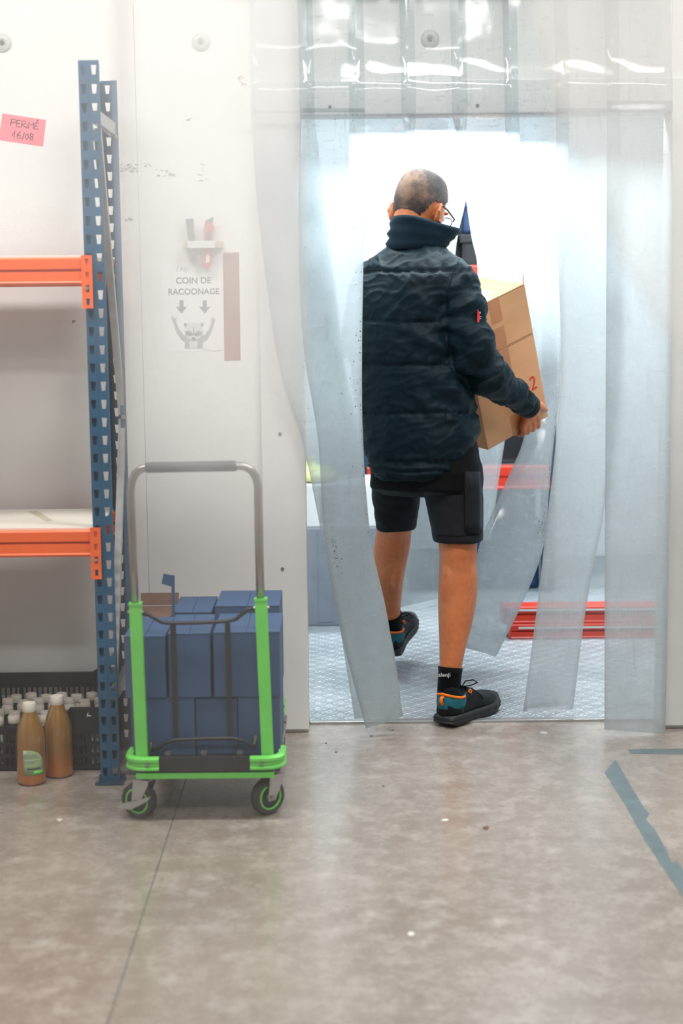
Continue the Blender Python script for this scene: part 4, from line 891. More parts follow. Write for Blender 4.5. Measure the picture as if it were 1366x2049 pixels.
# arms
RARM = [(903, 560, 5.07, 0.058), (920, 610, 5.04, 0.052), (934, 660, 5.02, 0.048), (950, 715, 5.02, 0.045), (965, 742, 5.05, 0.043), (1000, 770, 5.14, 0.040), (1035, 797, 5.235, 0.034)]
limb(RARM, 16)
WR = bl(0.178, -0.040, 0.098)
bd.tube([A_(1030, 793, 5.225), A_(1048, 806, 5.265), WR, bl(0.195, -0.030, 0.068)], [0.034, 0.031, 0.0285, 0.028], 14, round_caps=True)
LSHO = at(748, 560, 5.26); LEL = Vector((LSHO.x - 0.045, 5.50, LSHO.z - 0.23)); LWR = bl(0.14, BW + 0.050, 0.10)
bd.tube([LSHO, (LSHO + LEL) / 2, LEL, (LEL + LWR) / 2, LWR, bl(0.165, BW + 0.025, 0.06)], [0.058, 0.05, 0.045, 0.04, 0.03, 0.028], 14, round_caps=True)
# hands: palm on the carton side, four fingers curled under it, thumb against the face
def hand(V):
    """V maps an outward distance from the carton side to a v coordinate"""
    wr_u, kn = 0.190, [(0.157, 0.022), (0.181, 0.028), (0.206, 0.031), (0.231, 0.030)]
    for i, (u, w_) in enumerate(kn):
        bd.tube([bl(wr_u - 0.012 + i * 0.011, V(0.032), 0.085), bl((u + wr_u) / 2 + 0.002, V(0.027), 0.056), bl(u, V(0.017), w_)], [0.0165, 0.0155, 0.0128], 10, round_caps=True)
        dl = (0.92, 1.0, 1.04, 1.0)[i]; r0 = (0.009, 0.0102, 0.0105, 0.0103)[i]
        bd.tube([bl(u, V(0.017), w_), bl(u + 0.002, V(0.016), w_ - 0.022 * dl), bl(u + 0.003, V(0.008), -0.010), bl(u + 0.003, V(-0.012 * dl), -0.0125), bl(u + 0.002, V(-0.034 * dl), -0.011), bl(u + 0.001, V(-0.048 * dl), -0.010)], [r0 * 1.2, r0 * 1.08, r0 * 1.1, r0, r0 * 0.95, r0 * 0.8], 10, round_caps=True)
        ell(bd, bl(u, V(0.0235), w_ + 0.002), [BM @ Vector((0.0085, 0, 0)), BM @ Vector((0, 0.0065, 0)), BM @ Vector((0, 0, 0.009))], 10, 8)
    bd.tube([bl(0.206, V(0.036), 0.090), bl(0.236, V(0.032), 0.072), bl(0.256, V(0.024), 0.056), bl(0.270, V(0.016), 0.044), bl(0.281, V(0.0125), 0.036)], [0.019, 0.0185, 0.0145, 0.012, 0.0095], 10, round_caps=True)
hand(lambda d: -d); hand(lambda d: BW + d)
vs, ns, fs = remesh(bd, 0.0036, 3, 0.5)
bo = MB(); bo.v = vs; bo.f = fs; bo.mi = [0] * len(fs)
build(bo, 'body', 'skin', man, smooth='all', recalc=False)
for s in (-1, 1):
    m = MB(); ell(m, hl(s * 0.034, 0.0895, 0.010), [Vector((0.011, 0, 0)), Vector((0, 0.011, 0)), Vector((0, 0, 0.011))], 14, 10); eo = build(m, 'eye', 'eye_white', man, smooth='all')
    m = MB(); ell(m, hl(s * 0.034, 0.0975, 0.010), [HM @ Vector((0.005, 0, 0)), HM @ Vector((0, 0.0042, 0)), HM @ Vector((0, 0, 0.005))], 10, 8); build(m, 'iris', 'ink', eo, smooth='all')
# hair: cropped cap over the skull
HAIR_PATCH = tuple(hl(0.0, -0.098, 0.035) - man.location); hair_mat()
hr = head_rings(0.0035, 72, 60); hm = MB(); hm.loft([[p for p in r] for r in hr], cap=False)
def hair_keep(p):
    y, z = p.y, p.z
    if y > 0.03: lim = 0.03 + (y - 0.03) * 0.6
    elif y > -0.035: lim = 0.014
    else: lim = max(-0.092, 0.014 - (-0.035 - y) * 3.2)
    return z > lim + 0.006 * noise.noise(p * 70)
hm.f = [f for f in hm.f if all(hair_keep(hm.v[i]) for i in f)]; hm.add([Vector((x, y, 0.1205)) for x, y in ((0, -0.01),)], [])
top = len(hm.v) - 1; hm.f += [[(k + 1) % 72, k, top] for k in range(72)]; hm.mi = [0] * len(hm.f)
hm.v = [hl(*(p * (1 + 0.006 * noise.noise(p * 90)))) for p in hm.v]
build(hm, 'hair', 'hair', man, smooth='all')
# glasses
gm = MB()
for s in (-1, 1):
    gm.tube([hl(s * 0.088, -0.024, -0.006), hl(s * 0.088, -0.012, 0.010), hl(s * 0.086, 0.03, 0.014), hl(s * 0.078, 0.098, 0.012), hl(s * 0.066, 0.112, 0.012)], 0.003, 8)
    gm.tube([hl(s * 0.036 + 0.027 * math.cos(a), 0.113 - 0.06 * abs(0.027 * math.cos(a)), 0.004 + 0.020 * math.sin(a)) for a in [2 * PI * k / 20 for k in range(21)]], 0.0018, 6)
gm.tube([hl(-0.010, 0.114, 0.010), hl(0, 0.117, 0.013), hl(0.010, 0.114, 0.010)], 0.0018, 6)
build(gm, 'glasses', 'glasses_black', man, smooth='all')

# jacket
jk = MB()
JR = [(952, 748, 912, 5.115, 0.120, 0.075), (938, 741, 930, 5.115, 0.128, 0.07), (915, 734, 944, 5.12, 0.135, 0.055), (880, 727, 953, 5.125, 0.140, 0.03), (840, 721, 950, 5.13, 0.142, 0.01), (800, 716, 944, 5.135, 0.142, 0), (720, 708, 926, 5.13, 0.132, 0), (640, 705, 914, 5.13, 0.126, 0), (590, 706, 920, 5.135, 0.120, 0), (556, 716, 922, 5.14, 0.112, 0), (532, 732, 916, 5.155, 0.105, 0), (514, 752, 904, 5.16, 0.092, 0), (500, 772, 892, 5.165, 0.082, 0), (486, 786, 882, 5.17, 0.074, 0)]
jk.loft([bring(py, a, b, Y, ry, PSI_H + (PSI_S - PSI_H) * min(1, (952 - py) / 330), 44, 2.35, lf) for py, a, b, Y, ry, lf in JR])
RSL = spline([(893, 548, 5.08, 0.068), (910, 572, 5.055, 0.074), (921, 606, 5.035, 0.0745), (930, 648, 5.02, 0.0735), (944, 692, 5.015, 0.0745), (957, 726, 5.03, 0.072), (977, 752, 5.085, 0.066), (1004, 772, 5.15, 0.058), (1030, 792, 5.22, 0.049), (1043, 802, 5.25, 0.044)], 30)
RSP = [A_(x, y, Y) for x, y, Y, r in RSL]; jk.tube(RSP, [k[3] for k in RSL], 24, round_caps=True)
LSP = [LSHO + Vector((0.03, -0.06, 0.0)), LSHO, (LSHO + LEL) / 2, LEL, (LEL * 0.45 + LWR * 0.55), LEL * 0.15 + LWR * 0.85]
jk.tube(LSP, [0.07, 0.074, 0.073, 0.07, 0.055, 0.044], 20, round_caps=True)
vs, ns, fs = remesh(jk, 0.0055, 5, 0.5)
seams = [at(800, y, 5.0).z for y in (925, 828, 732, 641, 545)]
AP, EL, WS = at(882, 655, 5.0), at(942, 745, 4.96), at(905, 775, 5.0)
SH = at(930, 545, 4.98)
def seg_dist(p, pts):
    best = (9, 0, 0); s = 0
    for i in range(len(pts) - 1):
        a, b = pts[i], pts[i + 1]; ab = b - a; L = ab.length; t = max(0, min(1, (p - a).dot(ab) / (L * L))); d = (p - a - ab * t).length
        if d < best[0]: best = (d, s + t * L, i)
        s += L
    return best
RS6 = RSP[::3]
outv = []
for p, nn in zip(vs, ns):
    d_, s_, i_ = seg_dist(p, RS6)
    sl = 1.0 if d_ < 0.082 and s_ > 0.03 else 0.0
    sl = max(0.0, min(1.0, (0.105 - d_) / 0.03)) * max(0.0, min(1.0, (s_ - 0.02) / 0.06))
    to = 1 - sl; d = 0.0
    # quilted panels between stitched seams
    zz = p.z + 0.012 * noise.noise(p * 5) + 0.03 * max(0.0, p.x - 0.30)
    for k in range(len(seams)): d -= to * 0.0055 * math.exp(-((zz - seams[k]) / 0.007) ** 2)
    for k in range(len(seams) - 1):
        if seams[k] < zz < seams[k + 1]:
            t = (zz - seams[k]) / (seams[k + 1] - seams[k]); d += to * 0.006 * math.sin(PI * t) ** 0.7
    q = Vector((p.x * 5, p.y * 5, p.z * 15 + p.x * 4)); warp = noise.noise(p * 4)
    d += to * 0.0055 * noise.noise(q + Vector((warp, 0, warp * 2)))
    q2 = Vector((p.x * 11 + p.z * 9, p.y * 8, p.z * 20 - p.x * 14)); n2 = noise.noise(q2)
    d += to * 0.0045 * (0.5 - abs(n2)) * 1.4
    # pulled folds by the armpit, elbow and waist
    for c, amp, rr, dirv, fq in ((AP, 0.013, 0.10, Vector((0.5, 0, 0.9)), 70), (EL, 0.010, 0.10, Vector((-0.6, 0, 0.8)), 75), (WS, 0.012, 0.12, Vector((0.75, 0, 0.65)), 60), (SH, 0.004, 0.08, Vector((0.9, 0, 0.4)), 60)):
        g = math.exp(-((p - c).length / rr) ** 2)
        if g > 0.02: d += amp * g * (math.sin((p - c).dot(dirv) * fq + 4 * noise.noise(p * 9)) * 0.6 + noise.noise(p * 22) * 0.6 - 0.2)
    # sleeve folds across the arm
    if sl > 0: d += sl * (0.005 * math.sin(s_ * 62 + 5 * noise.noise(p * 7)) * (0.4 + abs(noise.noise(p * 5))) * 1.4 + 0.006 * noise.noise(Vector((p.x * 13 - p.z * 10, p.y * 12, p.z * 14 + p.x * 8))))
    # drawn-in hem creases
    if p.z < seams[0]: d += 0.004 * math.sin(p.z * 330 + 5 * noise.noise(p * 6)) * to
    # puckers along the stitching
    for k in range(len(seams)):
        g = math.exp(-((zz - seams[k]) / 0.022) ** 2)
        if g > 0.05: d += to * 0.0022 * g * math.sin(p.x * 190 + p.y * 150 + 6 * noise.noise(p * 12))
    rg = 1 - abs(noise.noise(Vector((p.x * 16 + p.z * 7 + 9, p.y * 14, p.z * 30 - p.x * 9)))) * 2.2
    if rg > 0.3: d += 0.0034 * (rg - 0.3) ** 2 * 2
    d += 0.0014 * noise.noise(p * 55)
    outv.append(p + nn * d)
jm = MB(); jm.v = outv; jm.f = fs; jm.mi = [0] * len(fs)
jacket = build(jm, 'jacket', 'jacket_navy', man, smooth='all', recalc=False)
from mathutils.bvhtree import BVHTree
JB = BVHTree.FromPolygons([tuple(v) for v in outv], fs)
def hit(bv, px, py, off=0.001):
    d = ray(px, py).normalized(); r = bv.ray_cast(CO, d)
    return None if r[0] is None else r[0] + r[1] * off
def seam_line(bv, pts, parent, mat, r=0.0012, name='seam', off=0.0003):
    dense = []
    for (a, b) in zip(pts[:-1], pts[1:]):
        n_ = max(2, int(math.hypot(b[0] - a[0], b[1] - a[1]) / 6))
        for k in range(n_): dense.append((a[0] + (b[0] - a[0]) * k / n_, a[1] + (b[1] - a[1]) * k / n_))
    P = [q for q in (hit(bv, x, y, off) for x, y in dense) if q]; run = [P[0]]; m = MB()
    for q in P[1:]:
        if (q - run[-1]).length > 0.04:
            if len(run) > 2: m.tube(run, r, 6)
            run = [q]
        else: run.append(q)
    if len(run) > 2: m.tube(run, r, 6)
    return build(m, name, mat, parent, smooth='all')
seam_line(JB, [(918, 520), (905, 548), (893, 590), (884, 640)], jacket, 'fleece_navy', 0.0016, 'armhole_seam')
seam_line(JB, [(724, 541), (780, 538), (850, 545), (900, 556)], jacket, 'fleece_navy', 0.001, 'yoke_seam')
ptc = [hit(JB, x, y, 0.0015) for x, y in ((959, 621), (964, 621), (968, 630), (966, 646), (960, 646))]
ptc = [hit(JB, x, y, 0.002) for x, y in ((955, 620), (961, 620), (961, 646), (954, 646))]
if all(ptc):
    ex = (ptc[1] - ptc[0]).normalized() * 0.022 + Vector((0, 0.022, 0))
    m = MB(); m.add([ptc[0], ptc[3], ptc[3] + ex * 0.5, ptc[0] + ex * 0.5, ptc[3] + ex, ptc[0] + ex], [(0, 1, 2, 3), (3, 2, 4, 5)])
    po_ = build(m, 'sleeve_patch', 'patch_red', jacket, recalc=False); sm = po_.modifiers.new('t', 'SOLIDIFY'); sm.thickness = 0.002; sm.offset = 0
    for f0, f1 in ((0.14, 0.30), (0.55, 0.59), (0.70, 0.74)):
        q = [ptc[0] + (ptc[3] - ptc[0]) * f + e * g for f, g in ((f0, 0.25), (f1, 0.25), (f1, 0.8), (f0, 0.8)) for e in (ex,)]
        b_ = MB().poly([v + Vector((0.0012, -0.0022, 0)) for v in q], (0.0005, -0.0008, 0)); build(b_, 'patch_print', 'label_white', po_)
# cuff and collar
cf = [A_(1036, 797, 5.235), A_(1042, 801, 5.248), A_(1052, 809, 5.268), A_(1061, 815, 5.286), A_(1064, 817, 5.292)]
cm = MB(); cm.tube(cf, [0.044, 0.0455, 0.0435, 0.040, 0.034], 40)
build(cm, 'cuff', 'rib_black', jacket, smooth='all')
build(MB().tube([LEL * 0.2 + LWR * 0.8, LEL * 0.05 + LWR * 0.95], [0.042, 0.038], 24), 'cuff', 'rib_black', jacket, smooth='all')
cb = at(833, 490, 5.165); Cr = Vector((math.cos(PSI_S), -math.sin(PSI_S), 0)); Cf = Vector((math.sin(PSI_S), math.cos(PSI_S), 0))
rings = []; NC = 56; gap = rad(12)
for k in range(NC + 1):
    a = -3 * PI / 2 + gap + (2 * PI - 2 * gap) * k / NC                  # measured from the right side, opening at the front
    dv = Cr * math.cos(a) + Cf * math.sin(a); ext = Vector((Cr.x * math.cos(a) * 1.0 + Cf.x * math.sin(a), Cr.y * math.cos(a) + Cf.y * math.sin(a), 0))
    frontness = (1 + math.sin(a)) / 2; bk = max(0.0, min(1.0, 1.4 - 1.8 * frontness)); rightness = (1 + math.cos(a)) / 2
    hgt = 0.112 - 0.050 * frontness ** 0.8 * (0.35 + 0.65 * rightness) - 0.012 * rightness
    flare = 0.004 + 0.038 * (max(0, math.cos(a - rad(42)))) ** 3
    R0 = 0.082; wv = 0.0035 * math.sin(a * 2 + 1.3) + 0.002 * math.sin(a * 5)
    sh = Cf * 0.016 + Vector((0.006, 0, 0))
    pr = []
    for rr, hh, fl_ in ((0.010, -0.03, 0.0), (0.013, 0.0, 0.0), (0.014 + 0.006 * bk + wv, 0.16, 0.1), (0.013 - 0.002 * bk, 0.33, 0.25), (0.014 + 0.005 * bk + wv, 0.47, 0.45), (0.012 - 0.002 * bk, 0.62, 0.62), (0.013 + wv, 0.78, 0.8), (0.011, 0.90, 0.92), (0.008, 0.985, 1.0), (0.0, 1.0, 1.0), (-0.008, 0.97, 0.97), (-0.010, 0.6, 0.6), (-0.008, 0.0, 0.0)):
        pr.append(cb + dv * (R0 + rr + flare * fl_) + sh * hh + Vector((0, 0, hgt * hh - 0.012)))
    rings.append(pr)
build(MB().loft(rings), 'collar', 'fleece_navy', jacket, smooth='all')

# shorts
sh_ = MB()
sh_.loft([bring(py, a, b, Y, ry, PSI_H, 36, 2.3) for py, a, b, Y, ry in ((860, 752, 945, 5.125, 0.112), (900, 746, 956, 5.12, 0.12), (940, 741, 963, 5.118, 0.125), (975, 742, 965, 5.12, 0.118), (990, 770, 940, 5.125, 0.07))])
def legring(keys): sh_.loft([bring(py, a, b, Y, ry, 0.12, 30, 2.2) for py, a, b, Y, ry in keys])
legring([(930, 842, 964, 5.11, 0.10), (965, 842, 966, 5.108, 0.102), (1000, 849, 967, 5.105, 0.098), (1040, 858, 967, 5.095, 0.092), (1070, 865, 967.5, 5.09, 0.089), (1081, 868, 967, 5.088, 0.088)])
legring([(930, 742, 846, 5.15, 0.10), (965, 742, 842, 5.21, 0.10), (1000, 745, 839, 5.28, 0.098), (1030, 749, 836, 5.34, 0.094), (1050, 751, 833, 5.38, 0.09), (1059, 753, 831, 5.395, 0.088)])
vs, ns, fs = remesh(sh_, 0.006, 3, 0.5)
zc = at(900, 986, 5.0).z; xc_ = at(846, 1000, 5.0).x; zh = at(915, 1079, 5.0).z
outv = []
for p, nn in zip(vs, ns):
    d = 0.004 * noise.noise(Vector((p.x * 9, p.y * 9, p.z * 16))) + 0.003 * noise.noise(Vector((p.x * 26 + p.z * 12, p.y * 16, p.z * 22)))
    outv.append(p + nn * d)
so = MB(); so.v = outv; so.f = fs; so.mi = [1 if (sum(outv[i].z for i in f) / len(f) < zc + 0.006 * math.sin(outv[f[0]].x * 30) and outv[f[0]].x > xc_) else 0 for f in fs]
shorts = build(so, 'shorts', ['shorts_black', 'shorts_charcoal'], man, smooth='all', recalc=False)
SB = BVHTree.FromPolygons([tuple(v) for v in outv], fs)
def surf_patch(bv, grid, off): 
    rows = [[hit(bv, x, y, off) for x, y in row] for row in grid]
    return rows if all(all(r) for r in rows) else None
rows = surf_patch(SB, [[(x0 + (x1 - x0) * k / 5, y) for k in range(6)] for y, x0, x1 in ((944, 930, 957), (975, 930, 960), (1010, 930, 961), (1045, 930, 961), (1068, 931, 960))], 0.0035)
if rows:
    pk = build(MB().loft(rows, cap=False, closed=False), 'side_pocket', 'shorts_charcoal', shorts, smooth='all', recalc=False); sm = pk.modifiers.new('t', 'SOLIDIFY'); sm.thickness = 0.006; sm.offset = 0
    seam_line(SB, [(935, 950), (938, 964), (940, 985)], pk, 'rod_black', 0.0022, 'zip', 0.007)
seam_line(SB, [(928, 944), (928, 1010), (930, 1072)], shorts, 'shorts_black', 0.0018, 'side_seam'); seam_line(SB, [(870, 1071), (915, 1073), (962, 1070)], shorts, 'shorts_black', 0.0012, 'hem_seam')
seam_line(SB, [(848, 984), (880, 986), (928, 985)], shorts, 'shorts_black', 0.0012, 'panel_seam')

# socks and shoes
def sock(leg, i0, txt, ms):
    keys = leg[i0:]; m = MB(); pts = [A_(x, y, Y) for x, y, Y, r in keys] + [ms @ Vector((0.052, 0, 0.078)), ms @ Vector((0.052, 0, 0.05))]; rs = [k[3] + 0.0035 for k in keys] + [0.037, 0.036]
    rs[0] += 0.001
    return build(m.tube(pts, rs, 28), 'sock', 'sock_black', man, smooth='all')
def shoe(sh, side):
    Ms = shoe_mat(sh)
    def place(o): o.matrix_local = Matrix.Translation(-man.location) @ Ms; return o
    W_ = [(0.000, 0.024, 0.078, 0.030), (0.008, 0.031, 0.080, 0.028), (0.03, 0.037, 0.080, 0.026), (0.07, 0.0385, 0.078, 0.025), (0.105, 0.0385, 0.092, 0.024), (0.13, 0.040, 0.096, 0.023), (0.16, 0.044, 0.086, 0.022), (0.195, 0.0485, 0.074, 0.022), (0.225, 0.0495, 0.069, 0.022), (0.252, 0.046, 0.066, 0.023), (0.272, 0.037, 0.060, 0.024), (0.286, 0.022, 0.048, 0.026), (0.291, 0.008, 0.036, 0.028)]
    W2 = spline(W_, 40); rings = []
    for x, w_, zt, zb in W2:
        off = -0.006 * math.sin(PI * min(1, x / 0.29)) * side; n = 24; r = []
        for k in range(n):
            a = 2 * PI * k / n; ca, sa = math.cos(a), math.sin(a)
            zz = zb + (zt - zb) * (0.30 + 0.70 * sa) if sa > 0 else zb + (zt - zb) * 0.30 * (1 + sa)
            r.append(Vector((x, off + w_ * abs(ca) ** 0.75 * (1 if ca > 0 else -1), zz)))
        rings.append(r)
    up = place(build(MB().loft(rings), 'shoe', 'shoe_black', man, smooth='all', world=False))
    out = []
    for x, w_, zt, zb in spline(W_, 30): out.append((x, w_))
    N = len(out); m = MB(); rr = []
    for z, g in ((0.0, 0.000), (0.004, 0.004), (0.012, 0.0065), (0.017, 0.0045), (0.022, 0.007), (0.030, 0.0055), (0.034, 0.002)):
        pts = []
        for (x, w_), sgn in [(o, 1) for o in out] + [(o, -1) for o in reversed(out)]:
            zig = 0.0022 * math.sin(x * 170) if 0.004 < z < 0.03 else 0
            off = -0.006 * math.sin(PI * min(1, x / 0.29)) * side
            xx = x + (g if x > 0.2 else -g if x < 0.03 else 0); spring = 0.012 * max(0.0, (x - 0.21) / 0.08) ** 2 + (0.006 * max(0.0, (0.02 - x) / 0.02) if z < 0.01 else 0)
            lip = 0.010 * math.exp(-((x - 0.28) / 0.03) ** 2) if z > 0.03 else 0
            pts.append(Vector((xx, off + sgn * (w_ + g + zig), z + spring + lip)))
        rr.append(pts)
    def sub(mb, name, mat, smooth='all'):
        o = build(mb, name, mat, up, smooth=smooth, world=False); return o
    sub(m.loft(rr), 'sole', 'sole_black', True)
    # heel counter, teal collar, orange lining, pull tab
    cr_ = []; n = 30
    for k in range(n + 1):
        a = rad(58) + rad(244) * k / n; x, y = 0.052 + 0.0565 * math.cos(a), 0.0405 * math.sin(a); fr_c = max(0.0, math.cos(a)); z1 = 0.0905 + 0.012 * max(0, -math.cos(a)) - 0.006 * abs(math.sin(a)) + 0.018 * fr_c
        cr_.append([Vector((0.052 + (x - 0.052) * s, y * s, z)) for s, z in ((1.0, 0.046), (1.03, 0.060), (1.03, 0.075), (1.0, z1), (0.93, z1), (0.93, 0.05))])
    sub(MB().loft(cr_), 'collar_padding', 'shoe_teal')
    ln = []
    for k in range(n + 1):
        a = rad(70) + rad(220) * k / n; ln.append((0.052 + 0.0555 * math.cos(a), 0.0395 * math.sin(a), 0.0925 + 0.012 * max(0, -math.cos(a)) - 0.006 * abs(math.sin(a))))
    sub(MB().tube(ln, 0.0042, 8), 'orange_lining', 'shoe_orange')
    sub(MB().tube([(-0.004, -0.002, 0.096), (-0.013, -0.002, 0.092), (-0.014, -0.002, 0.082), (-0.006, -0.002, 0.070)], 0.0045, 8, flat=1.5), 'pull_tab', 'shoe_orange')
    hc = []
    for k in range(n + 1):
        a = rad(95) + rad(170) * k / n; x, y = 0.058 + 0.0625 * math.cos(a), 0.0425 * math.sin(a); z1 = 0.072 - 0.022 * abs(math.sin(a)) ** 2
        hc.append([Vector((0.058 + (x - 0.058) * s, y * s, z)) for s, z in ((1.0, 0.026), (1.03, 0.045), (1.0, z1), (0.95, z1), (0.95, 0.028))])
    sub(MB().loft(hc), 'heel_counter', 'shoe_black')
    lc = MB()
    for i, x in enumerate((0.115, 0.132, 0.150, 0.167)):
        zt = 0.097 - i * 0.0065; y0 = 0.022
        lc.tube([(x, -y0, zt - 0.010), (x + 0.004, -0.008, zt + 0.003), (x + 0.012, 0.010, zt), (x + 0.016, y0, zt - 0.014)], 0.0024, 6); lc.tube([(x, y0, zt - 0.010), (x + 0.004, 0.008, zt + 0.003), (x + 0.012, -0.010, zt), (x + 0.016, -y0, zt - 0.014)], 0.0024, 6)
    for s in (-1, 1):
        lc.tube([(0.112, 0, 0.104), (0.104, s * 0.018, 0.128), (0.110, s * 0.044, 0.134), (0.124, s * 0.052, 0.124), (0.122, s * 0.030, 0.112), (0.113, 0, 0.105)], 0.0021, 6)
        lc.tube([(0.113, 0, 0.105), (0.128, s * 0.026, 0.100), (0.150, s * 0.042, 0.080), (0.165, s * 0.049, 0.062)], 0.0019, 6)
    sub(lc, 'laces', 'rib_black')
    for s in (-1, 1):
        sub(MB().tube([(0.108, s * 0.027, 0.094), (0.115, s * 0.030, 0.099), (0.122, s * 0.030, 0.094), (0.116, s * 0.032, 0.087), (0.108, s * 0.027, 0.094)], 0.0028, 6), 'eyelet', 'shoe_orange')
    return up
sk = sock(RLEG, 36, True, shoe_mat(RSH)); sock(LLEG, 33, False, shoe_mat(LSH))
shoe(RSH, 1); shoe(LSH, -1)
sp = at(880, 1354, 4.94); x, y, Y, r = RLEG[37]
text('sock_lettering', 'alenji', 0.0185, (sp.x - 0.006, A_(x, y, Y).y - r - 0.0062, sp.z), 'sock_print', man, (rad(86), 0, rad(-4)), 0.0003, 0, 'LEFT', 1.05, 0.0003)
# ------------------------------------------------------------------ strip curtains
def strip(keys, parent, mat, n=60, nx=8, bow=0.006, th=0.0022, seed=0, marks=()):
    """one hanging PVC strip; keys = (py_left, py_right, x_left, x_right, depth_left, depth_right) down its length"""
    rows = []
    for i, (yl, yr, xl, xr, dl, dr) in enumerate(spline(keys, n)):
        L, R = at(xl, yl, dl), at(xr, yr, dr); row = []
        nn = Vector((-(R - L).y, (R - L).x, 0)).normalized()
        for k in range(nx + 1):
            t = k / nx; p = L.lerp(R, t); p += nn * (bow * (math.sin(PI * t) - 0.5) * math.sin(i * 0.09 + seed) + 0.0025 * noise.noise(p * 3 + Vector((seed, 0, 0)))); row.append(p)
        rows.append(row)
    m = MB().loft(rows, cap=False, closed=False)
    o = build(m, 'strip', mat, parent, smooth='all', recalc=False)
    s = o.modifiers.new('thick', 'SOLIDIFY'); s.thickness = th; s.offset = 0
    for (t, u, cnt, sp_) in marks:                      # black rub marks on the plastic
        rnd_ = random.Random(int(t * 1000 + seed * 10)); mm = MB()
        for _ in range(cnt):
            i_ = min(n - 1, max(0, int((t + rnd_.gauss(0, sp_) * 1.6) * n))); k_ = min(0.97, max(0.03, u + rnd_.gauss(0, sp_ * 6))); kk = min(nx - 1, int(k_ * nx)); c = rows[i_][kk].lerp(rows[i_][kk + 1], k_ * nx - kk).lerp(rows[i_ + 1][kk].lerp(rows[i_ + 1][kk + 1], k_ * nx - kk), rnd_.random())
            ax = (rows[i_][kk + 1] - rows[i_][kk]).normalized(); dn = (rows[i_ + 1][kk] - rows[i_][kk]).normalized(); nr = ax.cross(dn); nr = nr if nr.y < 0 else -nr
            c = c + nr * (th / 2 + 0.0004); l_, h_ = rnd_.uniform(0.0006, 0.0026), rnd_.uniform(0.0005, 0.0022)
            mm.poly([c - ax * l_, c + dn * h_, c + ax * l_ * 0.8, c - dn * h_ * 1.2], nr * 0.0003)
        mo = build(mm, 'rub_marks', 'ink', o); mo['kind'] = 'stuff'
    return o
def K(rows): return [(r[0], r[0], r[1], r[2], r[3], r[3]) if len(r) == 4 else r for r in rows]
RZ_ = 2.34; dc = thing('strip_curtain', (0.42, 4.77, 0.0), 'clear PVC strip curtain hanging across the cold store doorway', 'curtain')
build(MB().bbox(-0.30, 1.15, 4.745, 4.82, RZ_, RZ_ + 0.05, 0.004), 'hanging_rail', 'galvanised', dc)
YA, YB = 4.765, 4.795
T0 = -55
MARKS = {0: [(0.66, 0.55, 26, 0.012), (0.70, 0.3, 14, 0.02)], 1: [(0.80, 0.20, 40, 0.006), (0.62, 0.93, 26, 0.02), (0.70, 0.95, 30, 0.03), (0.55, 0.6, 10, 0.03)], 5: [(0.86, 0.93, 46, 0.006), (0.80, 0.95, 14, 0.008), (0.72, 0.9, 12, 0.01)], 7: [(0.7, 0.9, 12, 0.02)]}
def top(xl, xr, Y, b):
    """top of a strip: hung from the rail, bulging a little over the lintel trim"""
    return [(T0, xl - 7, xr - 6, Y), (60, xl - 3, xr - 3, Y - 0.002), (110, xl - 2, xr - 2, Y - 0.006 * b), (146, 150, xl - 1, xr - 1, Y - 0.022 * b, Y - 0.019), (170, xl, xr, Y - 0.034 * b), (200, xl, xr, Y - 0.034 * b), (224, xl, xr, Y - 0.02 * b)]
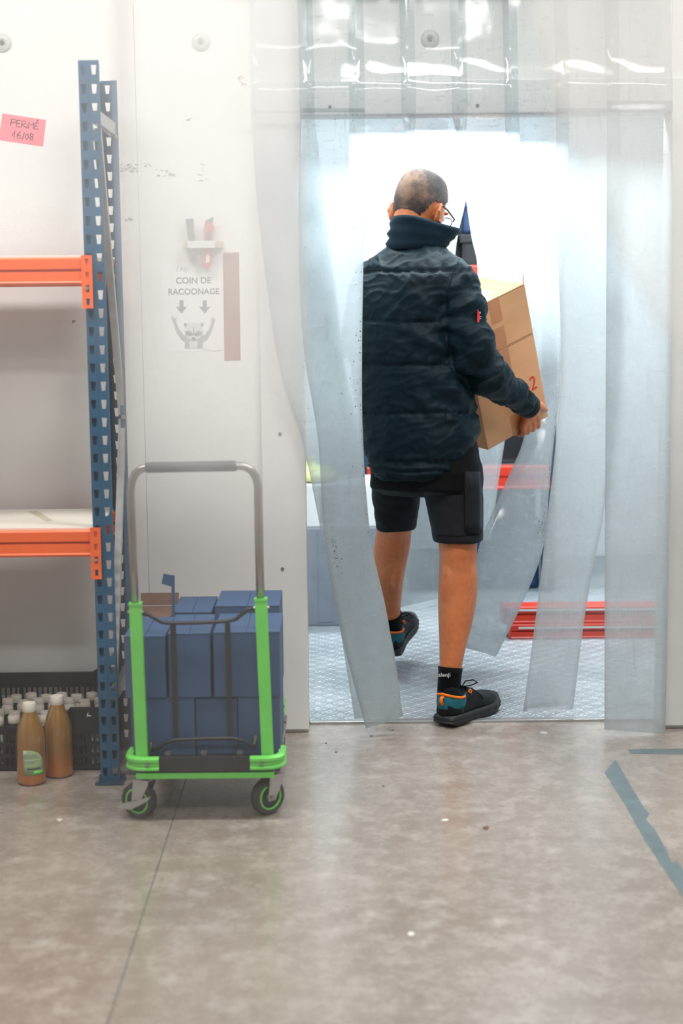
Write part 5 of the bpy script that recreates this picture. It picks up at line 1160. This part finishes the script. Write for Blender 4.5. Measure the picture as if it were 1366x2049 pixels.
SS = [
 top(502, 629, YB, 1.0) + [(240, 503, 630, YB), (400, 514, 648, YB), (560, 532, 668, YB - .01), (750, 562, 692, YB - .02), (880, 604, 722, YB), (1079, 645, 742, YB), (1229, 675, 774, YB), (1438, 1432, 709, 806, YB, YB + 0.02)],
 top(599, 730, YA, 0.8) + [(240, 600, 730, YA), (500, 597, 727, YA), (700, 608, 724, YA), (880, 636, 726, YA), (1069, 648, 740, YA), (1219, 672, 769, YA), (1308, 692, 789, YA), (1458, 1434, 732, 805, YA - .02, YA)],
 top(698, 832, YB, 1.1) + [(245, 699, 831, YB + .02), (290, 698, 822, YB + .20), (340, 696, 812, YB + .45), (400, 694, 800, 5.42), (480, 708, 815, 5.56), (580, 725, 840, 5.70), (760, 765, 880, 5.84), (960, 785, 893, 5.86), (1216, 1195, 797, 888, 5.84, 5.86)],
 top(803, 935, YA, 0.9) + [(240, 806, 934, YA + .03), (285, 812, 931, YA + .28), (330, 817, 929, YA + .54), (400, 820, 931, 5.50), (505, 806, 911, 5.66), (700, 800, 905, 5.88), (900, 800, 905, 5.94), (1100, 1095, 808, 905, 5.94, 5.94)],
 top(904, 1037, YB, 1.2) + [(240, 906, 1039, YB + .03), (318, 926, 1040, YB + .25), (390, 931, 1041, YB + .50), (470, 942, 1043, 5.58), (550, 955, 1046, 5.80), (700, 935, 1040, 5.93), (880, 918, 1010, 5.92), (995, 904, 993, 5.90), (1085, 1080, 896, 984, 5.88, 5.88)],
 top(1009, 1139, YA, 0.7) + [(250, 1010, 1138, YA + .03), (363, 1019, 1134, YA + .22), (450, 1031, 1128, YA + .45), (551, 1047, 1122, 5.45), (700, 1052, 1122, 5.66), (800, 1052, 1118, 5.68), (880, 1047, 1108, 5.62), (980, 1005, 1098, 5.54), (1094, 958, 1087, 5.48), (1200, 944, 1048, 5.45), (1297, 1314, 933, 992, 5.44, 5.40)],
 top(1112, 1240, YB, 1.0) + [(240, 1112, 1241, YB), (500, 1116, 1243, YB), (732, 1122, 1240, YB), (900, 1110, 1226, YB + .02), (1040, 1094, 1205, YB + .05), (1215, 1074, 1172, YB + .10), (1424, 1418, 1046, 1146, YB + .14, YB + .16)],
 top(1213, 1345, YA, 1.2) + [(240, 1214, 1345, YA), (700, 1212, 1343, YA), (1100, 1210, 1338, YA), (1460, 1468, 1209, 1331, YA, YA)],
]
for i, s in enumerate(SS): strip(K(s), dc, 'pvc_door', n=90, seed=i * 2.3, marks=MARKS.get(i, ()))
for i in range(8):
    x = at(565 + i * 102, 0, YA).x
    build(MB().bbox(x - 0.085, x + 0.085, 4.738, 4.7445, RZ_ - 0.03, RZ_ + 0.02, 0.002), 'clamp_plate', 'steel', dc)

nc = thing('strip_curtain', (0.0, 1.6, 0.0), 'clear PVC strip curtain in front of the lens, drawn open in the middle', 'curtain')
YN, YN2 = 1.60, 1.615
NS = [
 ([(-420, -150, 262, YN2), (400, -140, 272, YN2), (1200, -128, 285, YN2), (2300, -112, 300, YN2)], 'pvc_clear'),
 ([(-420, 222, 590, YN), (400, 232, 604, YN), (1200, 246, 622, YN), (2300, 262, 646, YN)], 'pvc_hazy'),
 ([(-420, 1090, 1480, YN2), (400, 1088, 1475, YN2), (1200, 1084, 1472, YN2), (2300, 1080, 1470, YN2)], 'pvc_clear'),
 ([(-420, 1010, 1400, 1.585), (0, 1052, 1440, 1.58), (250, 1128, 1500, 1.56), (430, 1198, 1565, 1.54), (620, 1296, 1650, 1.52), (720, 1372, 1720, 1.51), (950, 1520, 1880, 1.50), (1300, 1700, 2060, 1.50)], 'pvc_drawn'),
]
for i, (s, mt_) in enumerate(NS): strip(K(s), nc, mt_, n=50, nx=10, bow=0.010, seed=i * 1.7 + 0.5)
zt = at(683, -420, YN).z
build(MB().bbox(-0.75, 0.75, YN - 0.04, YN + 0.04, zt - 0.01, zt + 0.04, 0.004), 'hanging_rail', 'galvanised', nc)
for x in (-0.7, 0.7): build(MB().cyl((x, YN, zt + 0.035), (x, YN, CEIL), 0.006, 8), 'hanger_rod', 'galvanised', nc)
